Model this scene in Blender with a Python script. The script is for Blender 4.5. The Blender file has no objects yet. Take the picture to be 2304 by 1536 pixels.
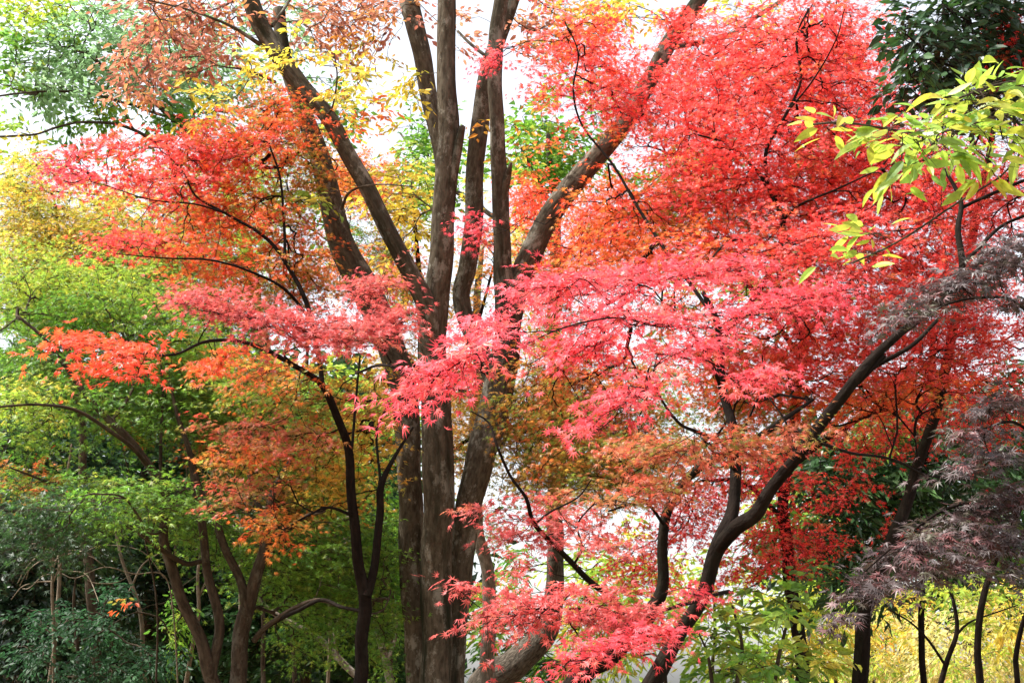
import bpy, math, zlib
import numpy as np

# ------------------------------------------------------------------ camera, sky, sun, exposure
SC = bpy.context.scene
COL = SC.collection
PITCH = math.radians(14.0)
CAM = np.array([0.0, 0.0, 1.6])
F = 3200.0                                    # focal length in pixels of the 2304-wide photograph
cd = bpy.data.cameras.new('camera'); cd.sensor_width = 36; cd.lens = 50; cd.clip_end = 3000; cd.clip_start = 0.05
cam = bpy.data.objects.new('camera', cd); COL.objects.link(cam)
cam.location = CAM; cam.rotation_euler = (math.pi/2 + PITCH, 0, 0)
SC.camera = cam

SUN_EL, SUN_AZ = math.radians(58), math.radians(-100)    # azimuth from +Y towards +X: left and a little behind the camera
w = bpy.data.worlds.new('World'); SC.world = w; w.use_nodes = True
nt = w.node_tree; bg = nt.nodes['Background']
sky = nt.nodes.new('ShaderNodeTexSky'); sky.sky_type = 'NISHITA'; sky.sun_disc = False
sky.sun_elevation = SUN_EL; sky.sun_rotation = SUN_AZ; sky.air_density = 1.0; sky.dust_density = 3.0
hs = nt.nodes.new('ShaderNodeHueSaturation'); hs.inputs['Saturation'].default_value = 0.3
nt.links.new(sky.outputs[0], hs.inputs['Color']); nt.links.new(hs.outputs[0], bg.inputs['Color'])
bg.inputs['Strength'].default_value = 0.125
sd = bpy.data.lights.new('sun', 'SUN'); sd.energy = 3.4; sd.angle = math.radians(3); sd.color = (1, .95, .88)
so = bpy.data.objects.new('sun', sd); COL.objects.link(so)
so.rotation_euler = (math.pi/2 - SUN_EL, 0, math.pi - SUN_AZ)
so.location = (0, 0, 60)
vs = SC.view_settings; vs.view_transform = 'Standard'; vs.look = 'None'; vs.gamma = 1; vs.exposure = 1.7
SC.cycles.max_bounces = 8; SC.cycles.diffuse_bounces = 4; SC.cycles.transmission_bounces = 6; SC.cycles.glossy_bounces = 2

# ------------------------------------------------------------------ helpers
FW = np.array([0, math.cos(PITCH), math.sin(PITCH)]); RT = np.array([1., 0, 0]); UP = np.array([0, -math.sin(PITCH), math.cos(PITCH)])
Z = np.array([0, 0, 1.])
def P(px, py, d):
    """A point of the place: picture position and its own distance in metres."""
    px, py, d = np.asarray(px, float), np.asarray(py, float), np.asarray(d, float)
    return CAM + d[..., None]*(FW + RT*((px-1152)/F)[..., None] + UP*((768-py)/F)[..., None])
def unit(v): return v/np.maximum(np.linalg.norm(v, axis=-1, keepdims=True), 1e-9)

def link_mesh(name, verts, faces_list, mat, parent=None, attrs=(), smooth=False):
    """faces_list: list of int arrays (n, k)."""
    me = bpy.data.meshes.new(name)
    verts = np.asarray(verts, np.float32)
    me.vertices.add(len(verts)); me.vertices.foreach_set('co', verts.ravel())
    fl = [f for f in faces_list if len(f)]
    loops = np.concatenate([f.ravel() for f in fl]).astype(np.int32)
    tot = np.concatenate([np.full(len(f), f.shape[1], np.int32) for f in fl])
    start = np.concatenate([[0], np.cumsum(tot)[:-1]]).astype(np.int32)
    me.loops.add(len(loops)); me.loops.foreach_set('vertex_index', loops)
    me.polygons.add(len(tot)); me.polygons.foreach_set('loop_start', start); me.polygons.foreach_set('loop_total', tot)
    me.polygons.foreach_set('use_smooth', np.full(len(tot), smooth, bool))
    for an, ty, data in attrs:
        a = me.attributes.new(an, ty, 'POINT')
        key = 'color' if ty == 'FLOAT_COLOR' else 'vector'
        a.data.foreach_set(key, np.asarray(data, np.float32).ravel())
    me.update(calc_edges=True)
    me.materials.append(mat)
    o = bpy.data.objects.new(name, me); COL.objects.link(o)
    if parent is not None:
        o.parent = parent; o.location = -np.array(parent.location)
    return o

def catmull(pts, step):
    pts = np.asarray(pts, float)
    if len(pts) == 2: 
        n = max(2, int(np.linalg.norm(pts[1][:3]-pts[0][:3])/step)+1)
        return pts[0] + (pts[1]-pts[0])*np.linspace(0, 1, n+1)[:, None]
    ext = np.vstack([2*pts[0]-pts[1], pts, 2*pts[-1]-pts[-2]])
    out = []
    for i in range(1, len(ext)-2):
        p0, p1, p2, p3 = ext[i-1], ext[i], ext[i+1], ext[i+2]
        n = max(2, int(np.linalg.norm(p2[:3]-p1[:3])/step)+1)
        t = np.linspace(0, 1, n, endpoint=False)[:, None]
        out.append(.5*((2*p1)+(-p0+p2)*t+(2*p0-5*p1+4*p2-p3)*t*t+(-p0+3*p1-3*p2+p3)*t**3))
    out.append(pts[-1:])
    return np.vstack(out)

class Tubes:
    def __init__(s): s.v, s.q, s.t, s.a, s.n = [], [], [], [], 0
    def add(s, pts, rad, sides=8, rough=0.0, rng=None, cap=True, off=0.0):
        pts = np.asarray(pts, float); rad = np.asarray(rad, float); n = len(pts)
        tan = unit(np.gradient(pts, axis=0))
        ref = np.array([1., 0, 0]) if abs(tan[0][0]) < .9 else np.array([0, 1., 0])
        u = np.zeros((n, 3)); prev = ref
        for i in range(n):
            prev = prev - tan[i]*np.dot(prev, tan[i]); prev = prev/max(np.linalg.norm(prev), 1e-9); u[i] = prev
        vv = np.cross(tan, u)
        th = np.linspace(0, 2*math.pi, sides, endpoint=False)
        L = np.concatenate([[0], np.cumsum(np.linalg.norm(np.diff(pts, axis=0), axis=1))])
        R = np.repeat(rad[:, None], sides, 1)
        if rough:
            g = np.zeros((n, sides))
            for k in range(9):
                m = rng.integers(1, 5); fz = rng.uniform(.3, 1.0)*(1.0+k*.55); ph = rng.uniform(0, 6.28, 2)
                g += np.sin(m*th[None]+ph[0]+1.5*np.sin(L[:, None]*fz*.7+ph[1]))*np.cos(L[:, None]*fz*2+ph[1])/(1+.25*k)
            R = R*(1+rough*g*.5)
        V = pts[:, None]+R[..., None]*(np.cos(th)[None, :, None]*u[:, None]+np.sin(th)[None, :, None]*vv[:, None])
        A = np.stack([R*np.cos(th)[None], R*np.sin(th)[None], np.repeat(L[:, None], sides, 1)+off], -1)
        idx = np.arange(n*sides).reshape(n, sides)+s.n
        a = idx[:-1]; b = idx[1:]
        q = np.stack([a, np.roll(a, -1, 1), np.roll(b, -1, 1), b], -1).reshape(-1, 4)
        s.v.append(V.reshape(-1, 3)); s.a.append(A.reshape(-1, 3)); s.q.append(q); s.n += n*sides
        if cap:
            s.v.append(pts[-1:]+tan[-1:]*rad[-1]*.6); s.a.append(np.array([[0, 0, L[-1]+off]])); c = s.n; s.n += 1
            s.t.append(np.stack([idx[-1], np.roll(idx[-1], -1), np.full(sides, c)], -1))
    def build(s, name, mat, parent):
        if not s.v: return None
        return link_mesh(name, np.vstack(s.v), [np.vstack(s.q)]+([np.vstack(s.t)] if s.t else []), mat, parent,
                         [('bark', 'FLOAT_VECTOR', np.vstack(s.a))], smooth=True)

# ------------------------------------------------------------------ materials
def newmat(name):
    m = bpy.data.materials.new(name); m.use_nodes = True; n = m.node_tree; n.nodes.clear()
    out = n.nodes.new('ShaderNodeOutputMaterial')
    return m, n, out
def leaf_material(name, translucency=.45, rough=.45, spec=.5, mottle=0.25, mscale=14.):
    m, n, out = newmat(name)
    at = n.nodes.new('ShaderNodeAttribute'); at.attribute_name = 'leaf_color'
    tc = n.nodes.new('ShaderNodeNewGeometry')
    no = n.nodes.new('ShaderNodeTexNoise'); no.inputs['Scale'].default_value = mscale; no.inputs['Detail'].default_value = 3
    n.links.new(tc.outputs['Position'], no.inputs['Vector'])
    mr = n.nodes.new('ShaderNodeMapRange'); mr.inputs[1].default_value = .3; mr.inputs[2].default_value = .7
    mr.inputs[3].default_value = 1-mottle; mr.inputs[4].default_value = 1+mottle
    n.links.new(no.outputs['Fac'], mr.inputs[0])
    mu = n.nodes.new('ShaderNodeVectorMath'); mu.operation = 'SCALE'
    n.links.new(at.outputs['Color'], mu.inputs[0]); n.links.new(mr.outputs[0], mu.inputs['Scale'])
    pb = n.nodes.new('ShaderNodeBsdfPrincipled'); pb.inputs['Roughness'].default_value = rough
    pb.inputs['Specular IOR Level'].default_value = spec
    n.links.new(mu.outputs[0], pb.inputs['Base Color'])
    tr = n.nodes.new('ShaderNodeBsdfTranslucent')
    sc = n.nodes.new('ShaderNodeVectorMath'); sc.operation = 'SCALE'; sc.inputs['Scale'].default_value = 1.25
    n.links.new(mu.outputs[0], sc.inputs[0]); n.links.new(sc.outputs[0], tr.inputs['Color'])
    mx = n.nodes.new('ShaderNodeMixShader'); mx.inputs[0].default_value = translucency
    n.links.new(pb.outputs[0], mx.inputs[1]); n.links.new(tr.outputs[0], mx.inputs[2]); n.links.new(mx.outputs[0], out.inputs[0])
    return m
def bark_material(name, base, dark, pale, pale_amt=.45, streak=.5, bump=.9, ridge=14., moss=None):
    m, n, out = newmat(name)
    at = n.nodes.new('ShaderNodeAttribute'); at.attribute_name = 'bark'
    def noise(sx, sz, scale, detail=6, rough=.6):
        mp = n.nodes.new('ShaderNodeMapping'); mp.inputs['Scale'].default_value = (sx, sx, sz)
        n.links.new(at.outputs['Vector'], mp.inputs['Vector'])
        t = n.nodes.new('ShaderNodeTexNoise'); t.inputs['Scale'].default_value = scale; t.inputs['Detail'].default_value = detail
        t.inputs['Roughness'].default_value = rough
        n.links.new(mp.outputs[0], t.inputs['Vector']); return t.outputs['Fac']
    def ramp(fac, a, b):
        r = n.nodes.new('ShaderNodeMapRange'); r.inputs[1].default_value = a; r.inputs[2].default_value = b; r.clamp = True
        n.links.new(fac, r.inputs[0]); return r.outputs[0]
    def mix(fac, a, b):
        x = n.nodes.new('ShaderNodeMix'); x.data_type = 'RGBA'
        n.links.new(fac, x.inputs['Factor'])
        for s, c in ((6, a), (7, b)):
            if isinstance(c, tuple): x.inputs[s].default_value = (*c, 1)
            else: n.links.new(c, x.inputs[s])
        return x.outputs[2]
    def scale(fac, k):
        x = n.nodes.new('ShaderNodeMath'); x.operation = 'MULTIPLY'; x.inputs[1].default_value = k; n.links.new(fac, x.inputs[0]); return x.outputs[0]
    fine = noise(1, .34, ridge*2.2)
    c = mix(ramp(fine, .35, .68), dark, base)
    ring = noise(.25, 2.2, 9)                                  # horizontal lenticel bands
    c = mix(scale(ramp(ring, .55, .75), .35), c, dark)
    blot = noise(1, .6, 6.5, 9, .75)
    c = mix(scale(ramp(blot, .53, .60), pale_amt), c, pale)
    spot = noise(1, .7, 3.1, 9, .72)
    c = mix(scale(ramp(spot, .56, .63), .7), c, dark)
    st = noise(1.0, .10, 4.2, 5)
    c = mix(scale(ramp(st, .52, .64), streak), c, moss or (.018, .02, .012))
    pb = n.nodes.new('ShaderNodeBsdfPrincipled'); pb.inputs['Roughness'].default_value = .9; pb.inputs['Specular IOR Level'].default_value = .06
    n.links.new(c, pb.inputs['Base Color'])
    bp = n.nodes.new('ShaderNodeBump'); bp.inputs['Strength'].default_value = bump; bp.inputs['Distance'].default_value = .02
    n.links.new(fine, bp.inputs['Height']); n.links.new(bp.outputs[0], pb.inputs['Normal']); n.links.new(pb.outputs[0], out.inputs[0])
    return m
LEAF = leaf_material('maple_leaf', .52, .45, .5, .2)
GLOSSY = leaf_material('glossy_leaf', .25, .36, .35, .2)
SOFT = leaf_material('soft_leaf', .5, .5, .3, .25)
BROAD = leaf_material('broad_leaf', .5, .4, .5, .3, 40.)
WAXY = leaf_material('waxy_leaf', .22, .48, .45, .15)
BARK = bark_material('grey_bark', (.118, .098, .071), (.044, .035, .024), (.27, .255, .21), .7, 1.0, .9)
BARK_M = bark_material('maple_bark', (.017, .012, .009), (.007, .005, .004), (.035, .030, .025), .3, .5)  # dark bark made darker: canopy shade on the trunks put into its colour
BARK_L = bark_material('brown_bark', (.080, .060, .042), (.03, .022, .015), (.15, .135, .105), .45, .5)
BARK_P = bark_material('pale_bark', (.27, .235, .19), (.11, .09, .07), (.42, .4, .35), .5, .3)
BARK_F = bark_material('furrowed_bark', (.13, .108, .085), (.03, .024, .018), (.2, .18, .15), .3, .25, 1.0, 22)
DRY = bark_material('dry_twig', (.22, .175, .125), (.11, .085, .06), (.32, .28, .23), .4, .1)

PAL = {   # leaf colours (linear)
 'red':        [(.74, .075, .062, 6), (.62, .042, .042, 4), (.76, .135, .055, 2), (.74, .13, .115, 4), (.42, .13, .04, 1), (.50, .03, .03, 2)],
 'bright':     [(.82, .080, .035, 5), (.78, .13, .04, 2)],
 'deep':       [(.66, .038, .032, 5), (.52, .026, .026, 3), (.68, .09, .03, 1), (.42, .14, .04, 1)],
 'pink':       [(.74, .105, .135, 5), (.64, .066, .090, 3), (.76, .15, .12, 2), (.58, .05, .06, 2)],  # red front leaves with sky sheen put into the colour
 'pinkdull':   [(.50, .110, .095, 4), (.55, .080, .080, 4), (.46, .15, .08, 1), (.40, .055, .055, 2)],
 'redorange':  [(.74, .090, .035, 4), (.72, .17, .045, 4), (.60, .22, .045, 1), (.36, .26, .05, 1)],
 'orange':     [(.70, .19, .04, 4), (.64, .11, .035, 3), (.58, .28, .05, 2), (.28, .28, .05, 2)],
 'orangegreen':[(.48, .15, .035, 3), (.42, .24, .04, 2), (.18, .24, .035, 4), (.52, .10, .035, 1)],
 'redbrown':   [(.46, .11, .06, 4), (.42, .16, .06, 2), (.22, .20, .04, 3), (.54, .08, .05, 2)],
 'yellow':     [(.64, .50, .06, 4), (.56, .54, .07, 3), (.62, .36, .05, 1)],
 'yelloworange':[(.62, .36, .05, 3), (.58, .24, .04, 3), (.48, .40, .06, 2), (.24, .28, .045, 2)],
 'yellowgreen':[(.58, .50, .06, 4), (.64, .44, .06, 3), (.32, .40, .05, 3), (.66, .33, .05, 2)],
 'limegreen':  [(.32, .44, .045, 4), (.20, .33, .04, 4), (.48, .43, .055, 2)],
 'green':      [(.13, .29, .03, 4), (.19, .34, .035, 3), (.075, .19, .028, 3), (.28, .33, .045, 1)],
 'darkgreen':  [(.028, .078, .020, 4), (.045, .105, .024, 2), (.022, .058, .02, 3)],  # lowered to paint in the overhead shade of the lower-left wood
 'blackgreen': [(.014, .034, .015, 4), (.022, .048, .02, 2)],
 'bluegreen':  [(.022, .070, .026, 4), (.035, .10, .036, 2), (.016, .048, .02, 3)],  # darkened too, overhead shade of the wood put into the leaf colour
 'palegreen':  [(.22, .36, .17, 4), (.28, .41, .21, 3), (.15, .28, .11, 3)],  # washed out by bright sky glare, painted as paler leaves instead of haze
 'brown':      [(.36, .13, .08, 4), (.42, .18, .10, 3), (.30, .10, .065, 3), (.5, .25, .07, 1)],
 'purple':     [(.085, .062, .062, 4), (.070, .054, .052, 3), (.13, .045, .045, 2), (.08, .075, .045, 1)],
 'nearlime':   [(.28, .42, .05, 5), (.42, .44, .05, 4), (.18, .32, .06, 3), (.50, .42, .05, 2)],
 'straw':      [(.70, .60, .27, 4), (.62, .54, .20, 3), (.72, .56, .24, 2), (.42, .46, .14, 2)],
}
# ------------------------------------------------------------------ leaf shapes: tip along +X, face along +Z
def t_star(lobes):
    ang, ln = (([0, 34, -34, 70, -70, 118, -118], [1, .93, .93, .74, .74, .42, .42]) if lobes == 7 else ([0, 40, -40, 88, -88], [1, .9, .9, .62, .62]))
    od = np.argsort(ang); ang = np.radians(np.array(ang)[od]); ln = np.array(ln)[od]
    nn = len(ang); v = [(0, 0, 0)]
    na = np.concatenate([[ang[0]-.5], (ang[:-1]+ang[1:])/2, [ang[-1]+.5]]); nr = np.full(nn+1, .25); nr[0] = nr[-1] = .14
    for a, r in zip(na, nr): v.append((r*math.cos(a), r*math.sin(a), .02))
    for a, r in zip(ang, ln): v.append((r*math.cos(a), r*math.sin(a), -.22*r*r))
    f = [(0, 1+i, nn+2+i, 2+i) for i in range(nn)]
    v = np.array(v, float); v[:, 0] += .05
    return v*.62, np.array(f)
def t_blade(wd, seg=2, arch=.18, fold=.25):
    t = np.linspace(0, 1, seg+2); v = []
    for x in t: v.append((x, 0, -arch*x*x))
    prof = lambda x: wd*.5*math.sin(math.pi*min(1, x**.8))**.85
    for sgn in (1, -1):
        for x in t[1:-1]: v.append((x, sgn*prof(x), -arch*x*x+fold*prof(x)))
    v = np.array(v, float); m = seg+2; f3, f4 = [], []
    for k, sgn in ((0, 1), (1, -1)):
        o = m+k*seg
        ed = [0]+[o+i for i in range(seg)]+[m-1]
        for i in range(seg+1):
            q = [i, i+1, ed[i+1], ed[i]]
            q = [x for j, x in enumerate(q) if x not in q[:j]]
            if sgn > 0: q = q[::1]
            (f4 if len(q) == 4 else f3).append(q)
    return v, np.array(f3), np.array(f4)
def t_diamond(wd): 
    return np.array([(0, 0, 0), (.45, wd/2, .06), (1, 0, -.12), (.45, -wd/2, .06)], float), np.array([(0, 1, 2, 3)])
SHAPES = {'star7': t_star(7), 'star5': t_star(5), 'diamond': t_diamond(.5), 'slim': t_diamond(.26)}
b = t_blade(.42, 2); SHAPES['blade'] = b
b = t_blade(.34, 5, .14, .2); SHAPES['bigblade'] = b
AREA = {'star7': .19, 'star5': .21, 'blade': .27, 'bigblade': .24, 'diamond': .25, 'slim': .13}

def build_leaves(name, shape, pos, tip, nrm, size, colr, mat, parent, rng):
    T = SHAPES[shape]; tv = T[0]; faces = T[1:]
    X = unit(tip); Y = unit(np.cross(nrm, X)); N = np.cross(X, Y)
    n = len(pos); k = len(tv)
    zz = rng.normal(1, .9, n)
    loc = np.repeat(tv[None], n, 0)*size[:, None, None]
    loc[:, :, 2] *= zz[:, None]
    V = pos[:, None]+loc[..., :1]*X[:, None]+loc[..., 1:2]*Y[:, None]+loc[..., 2:]*N[:, None]
    off = (np.arange(n)*k)[:, None, None]
    fl = [(f[None]+off).reshape(-1, f.shape[1]) for f in faces if len(f)]
    c = np.concatenate([colr, np.ones((n, 1))], 1)
    return link_mesh(name, V.reshape(-1, 3), fl, mat, parent, [('leaf_color', 'FLOAT_COLOR', np.repeat(c, k, 0))])

def pick(pal, n, rng):
    p = np.array(PAL[pal]); k = rng.choice(len(p), n, p=p[:, 3]/p[:, 3].sum()); return p[k, :3]

COVER = 2.1                                   # layers of foliage over the whole grove
def tag(o, label, cat, group=None, kind=None):
    o['label'] = label; o['category'] = cat
    if group: o['group'] = group
    if kind: o['kind'] = kind

def tree(name, label, cat, bark, limbs, pads, shape='star5', leaf=.07, mat=None, spread=.30, per=36, group=None,
         droop=.18, upright=.0, rough=.07, sides=12, twig_r=.0030, twigs=True, seed=None, facing=.25, jit=.55, lift=.03,
         rmax=.035, crown='crown', thin=1.0, cover=1.0, wide=.74, crook=.45, soft=1.2, back=.0):
    """limbs: (part name, [(px, py, distance, width in px), ...], to_ground); pads of foliage:
    (px, py, half width, half height, slope in degrees, distance, half depth, cover, colours)."""
    rng = np.random.default_rng(zlib.crc32((label+str(seed)).encode()))
    mat = mat or LEAF
    base = None; nodes = []; nrad = []; ndir = []
    built = []
    for part, pts, gnd in limbs:
        a = np.array(pts, float)
        W = np.concatenate([P(a[:, 0], a[:, 1], a[:, 2]), (wide*a[:, 3]*a[:, 2]/F/2)[:, None]], 1)
        if gnd:
            e = W[0].copy(); dirn = (W[0]-W[1])[:3]; dirn = dirn/abs(dirn[2]) if dirn[2] < -.05 else np.array([0, 0, -1.])
            dirn = np.clip(dirn, -.5, .5); k = e[2]
            mid = e.copy(); mid[:3] += dirn*k*.6; mid[2] = e[2]*.4; mid[3] *= 1.06
            e[:3] += dirn*k*.9; e[2] = -.15; e[3] *= 1.4
            W = np.vstack([e, mid, W])
            if base is None: base = np.array([e[0], e[1], 0.])
        step = max(.05, min(.14, W[:, 3].max()*.6))
        C = catmull(W, step)
        L0 = np.concatenate([[0], np.cumsum(np.linalg.norm(np.diff(C[:, :3], axis=0), axis=1))])
        wob = np.zeros((len(C), 3))
        for fq, am in ((2.2, 1.), (5.1, .55), (9.7, .3)):
            wob += am*np.sin(L0[:, None]*fq*rng.uniform(.8, 1.2, 3)+rng.uniform(0, 6.28, 3))
        C[:, :3] += wob*np.minimum(C[:, 3:]*crook, .022)*np.clip(L0/.4, 0, 1)[:, None]
        built.append((part, C))
        nodes.append(C[:, :3]); nrad.append(C[:, 3]); ndir.append(unit(np.gradient(C[:, :3], axis=0)))
    if base is None: base = np.array([built[0][1][0][0], built[0][1][0][1], 0.])
    root = bpy.data.objects.new(name, None); COL.objects.link(root); root.location = base; root.empty_display_size = .3
    tag(root, label, cat, group)
    tubes = []
    for part, C in built:
        T = Tubes(); r = C[:, 3].max()
        T.add(C[:, :3], np.maximum(C[:, 3], .003), sides if r > .03 else 7, rough, rng, off=rng.uniform(0, 50))
        tubes.append(T)
    def finish():                                          # every limb with the twigs that grow from it
        for (part, C), T in zip(built, tubes): T.build(part, bark, root)
    # foliage clusters
    cen, cpal = [], []
    for (cx, cy, rx, ry, ang, d, dd, cov, pal) in pads:
        if d > 9.4: d += back
        la = AREA[shape]*(leaf*F/d)**2*.62
        nl = COVER*cover*cov*math.pi*rx*ry/la
        n = max(1, int(round(nl/per)))
        ii = np.arange(n)+rng.uniform(0, 1000); q = np.minimum(np.sqrt(-2*np.log(1-np.minimum(.985, (ii*.7548776662 % 1)*.96+rng.uniform(0, .04, n))))*(.60 if d > 9 else .5), 1.45 if d > 9 else 1.15); t = 2*math.pi*(ii*.5698402910+rng.normal(0, .03, n))
        sp = spread*F/d                                    # leave room for the sprays that grow out of the clusters
        lx, ly = q*np.cos(t)*max(rx*.4, rx-.38*sp), q*np.sin(t)*max(ry*.4, ry*(soft if d > 9 else 1.0)-.10*sp)
        a = math.radians(ang); X = cx+lx*math.cos(a)+ly*math.sin(a); Y = cy-lx*math.sin(a)+ly*math.cos(a)
        D = d+rng.uniform(-dd, dd, n)
        cen.append(P(X, Y, D)); cpal += [pal]*n
    if not cen: finish(); return root
    cen = np.vstack(cen); cpal = np.array(cpal)
    SN = np.vstack(nodes); SR = np.concatenate(nrad); SD = np.vstack(ndir)
    SO = np.concatenate([np.full(len(n_), i) for i, n_ in enumerate(nodes)])
    # thin skeleton nodes for speed
    if len(SN) > 900: k = np.linspace(0, len(SN)-1, 900).astype(int); SN, SR, SD, SO = SN[k], SR[k], SD[k], SO[k]
    keep = SR < max(rmax*4, np.percentile(SR, 85)); SN, SR, SD, SO = SN[keep], SR[keep], SD[keep], SO[keep]
    dmin = np.array([np.min(np.linalg.norm(SN-c, axis=1)) for c in cen]); od = np.argsort(dmin)
    cap = len(SN)+len(cen)*4
    N = np.zeros((cap, 3)); L = np.zeros(cap); DR = np.zeros((cap, 3)); PA = np.full(cap, -1); RR = np.zeros(cap); OW = np.zeros(cap, int)
    m = len(SN); N[:m] = SN; DR[:m] = SD; RR[:m] = SR; OW[:m] = SO; ns = m
    edges = []; cdir = np.zeros_like(cen); cown = np.zeros(len(cen), int)
    for i in od:
        c = cen[i]; dv = c-N[:m]; dist = np.linalg.norm(dv, axis=1)
        back = np.einsum('ij,ij->i', dv, DR[:m])/np.maximum(dist, 1e-6)
        steep = np.abs(dv[:, 2])/np.maximum(dist, 1e-6)
        cost = dist*(1+.35*(1-back)+.15*steep)+.35*L[:m]
        j = int(np.argmin(cost)); p = N[j]; ln = dist[j]
        ctrl = p+DR[j]*ln*.35+Z*ln*.12*rng.uniform(-.8, .6)+(c-p)*.25
        ts = np.array([0, .25, .5, .75, 1.])[:, None]
        q = (1-ts)**2*p+2*ts*(1-ts)*ctrl+ts**2*c
        q[1:-1] += rng.normal(0, .035, (3, 3))*min(ln, 1.2)
        ids = [j]
        for k in range(1, 5):
            N[m] = q[k]; L[m] = L[j]+ln*k/4; DR[m] = unit(q[k]-q[k-1]); PA[m] = ids[-1]; OW[m] = OW[j]; ids.append(m); m += 1
        edges.append((ids, q)); cdir[i] = DR[m-1]; cown[i] = OW[j]
    acc = np.zeros(m)
    child = np.zeros(m, bool); child[PA[ns:m]] = True
    for k in range(m-1, ns-1, -1):
        a = acc[k] if child[k] else twig_r**2.2
        acc[k] = a; acc[PA[k]] += a
    R = np.minimum(acc**(1/2.2), rmax)
    for ids, q in edges:
        T = tubes[OW[ids[-1]]]
        rr = R[ids].copy()
        rr[0] = rr[1]*1.15 if ids[0] < ns else min(R[ids[0]], rr[1]*1.2)
        if ids[0] < ns: rr = np.minimum(rr, RR[ids[0]]*.8)
        T.add(q, np.maximum(rr, twig_r*.9), 6 if rr[0] > .008 else 4, cap=False, off=rng.uniform(0, 9))
    # leaf sprays
    h = cdir.copy(); h[:, 2] *= .35; h = unit(h+rng.normal(0, .12, h.shape)*[1, 1, .4])
    h[:, 2] += upright
    ntw = 3; nl = max(2, per//ntw)
    pos, tip, nrm, colr, bcol = [], [], [], [], []
    ccol = np.array([pick(p, 1, rng)[0] for p in cpal])
    for s in range(ntw):
        yaw = (s-(ntw-1)/2)*rng.uniform(.45, .95, len(cen))+rng.normal(0, .15, len(cen))
        cs, sn = np.cos(yaw), np.sin(yaw)
        dr = np.stack([h[:, 0]*cs-h[:, 1]*sn, h[:, 0]*sn+h[:, 1]*cs, h[:, 2]+rng.normal(0, .1, len(cen))], 1); dr = unit(dr)
        ln = spread*rng.uniform(.65, 1.25, len(cen))*(1.15 if s == 1 else .95)
        start = cen-dr*spread*.25
        if twigs:
            for i in range(len(cen)):
                t = np.array([0, .5, 1.])[:, None]
                tubes[cown[i]].add(start[i]+dr[i]*ln[i]*t-Z*droop*ln[i]*t*t, [twig_r*.7, twig_r*.55, twig_r*.35], 3, cap=False)
        for k in range(nl):
            t = (k//2+.6+rng.uniform(-.25, .25, len(cen)))/(nl/2)
            sg = 1 if k % 2 else -1
            side = np.cross(Z, dr); side = unit(side)
            p = start+dr*(ln*t)[:, None]-Z*(droop*ln*t*t)[:, None]
            a = sg*rng.normal(1.0, .35, len(cen))*(1-.5*t)
            td = dr*np.cos(a)[:, None]+side*np.sin(a)[:, None]; td[:, 2] -= droop*1.1*t+rng.normal(.1, .2, len(cen))
            td = unit(td)
            pet = leaf*rng.uniform(.15, .55, len(cen))
            p = p+td*pet[:, None]+rng.normal(0, .18, p.shape)*leaf+Z*lift
            nn = Z+dr*.25+td*.12+rng.normal(0, jit, p.shape)+np.array([0, -facing, 0])
            pos.append(p); tip.append(td); nrm.append(nn)
            cc = ccol*(.45)+.55*np.array([pick(p_, 1, rng)[0] for p_ in cpal]) if k % 3 else ccol
            colr.append(cc*rng.uniform(.78, 1.22, (len(cen), 1)))
    pos = np.vstack(pos); tip = np.vstack(tip); nrm = unit(np.vstack(nrm)); colr = np.clip(np.vstack(colr), 0.004, .86)
    kp = rng.uniform(size=len(pos)) < thin
    pos, tip, nrm, colr = pos[kp], tip[kp], nrm[kp], colr[kp]
    finish()
    size = leaf*np.clip(rng.normal(1, .2, len(pos)), .5, 1.5)
    build_leaves(crown, shape, pos, tip, nrm, size, colr, mat, root, rng)
    STAT.append((name, len(pos), len(cen)))
    return root
STAT = []

# ------------------------------------------------------------------ the ground
m_, n_, o_ = newmat('forest_floor')
pb = n_.nodes.new('ShaderNodeBsdfPrincipled'); pb.inputs['Roughness'].default_value = .95
tcn = n_.nodes.new('ShaderNodeTexCoord'); vo = n_.nodes.new('ShaderNodeTexVoronoi'); vo.inputs['Scale'].default_value = 11
no = n_.nodes.new('ShaderNodeTexNoise'); no.inputs['Scale'].default_value = .35; no.inputs['Detail'].default_value = 8
cr = n_.nodes.new('ShaderNodeValToRGB'); cr.color_ramp.elements[0].color = (.05, .07, .02, 1); cr.color_ramp.elements[1].color = (.22, .10, .05, 1)
n_.links.new(tcn.outputs['Object'], vo.inputs['Vector']); n_.links.new(tcn.outputs['Object'], no.inputs['Vector'])
mm = n_.nodes.new('ShaderNodeMix'); mm.data_type = 'FLOAT'; mm.inputs[0].default_value = .5
n_.links.new(vo.outputs['Color'], mm.inputs[2]); n_.links.new(no.outputs['Fac'], mm.inputs[3])
n_.links.new(mm.outputs[0], cr.inputs[0]); n_.links.new(cr.outputs[0], pb.inputs['Base Color']); n_.links.new(pb.outputs[0], o_.inputs[0])
gx = np.linspace(-1, 1, 121); gx = np.sign(gx)*np.abs(gx)**3*900
GX, GY = np.meshgrid(gx, gx+10); rngg = np.random.default_rng(4)
GZ = rngg.normal(0, .02, GX.shape)
idx = np.arange(121*121).reshape(121, 121)
gq = np.stack([idx[:-1, :-1], idx[:-1, 1:], idx[1:, 1:], idx[1:, :-1]], -1).reshape(-1, 4)
g = link_mesh('ground', np.stack([GX, GY, GZ], -1).reshape(-1, 3), [gq], m_, smooth=True); g['kind'] = 'structure'

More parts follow.
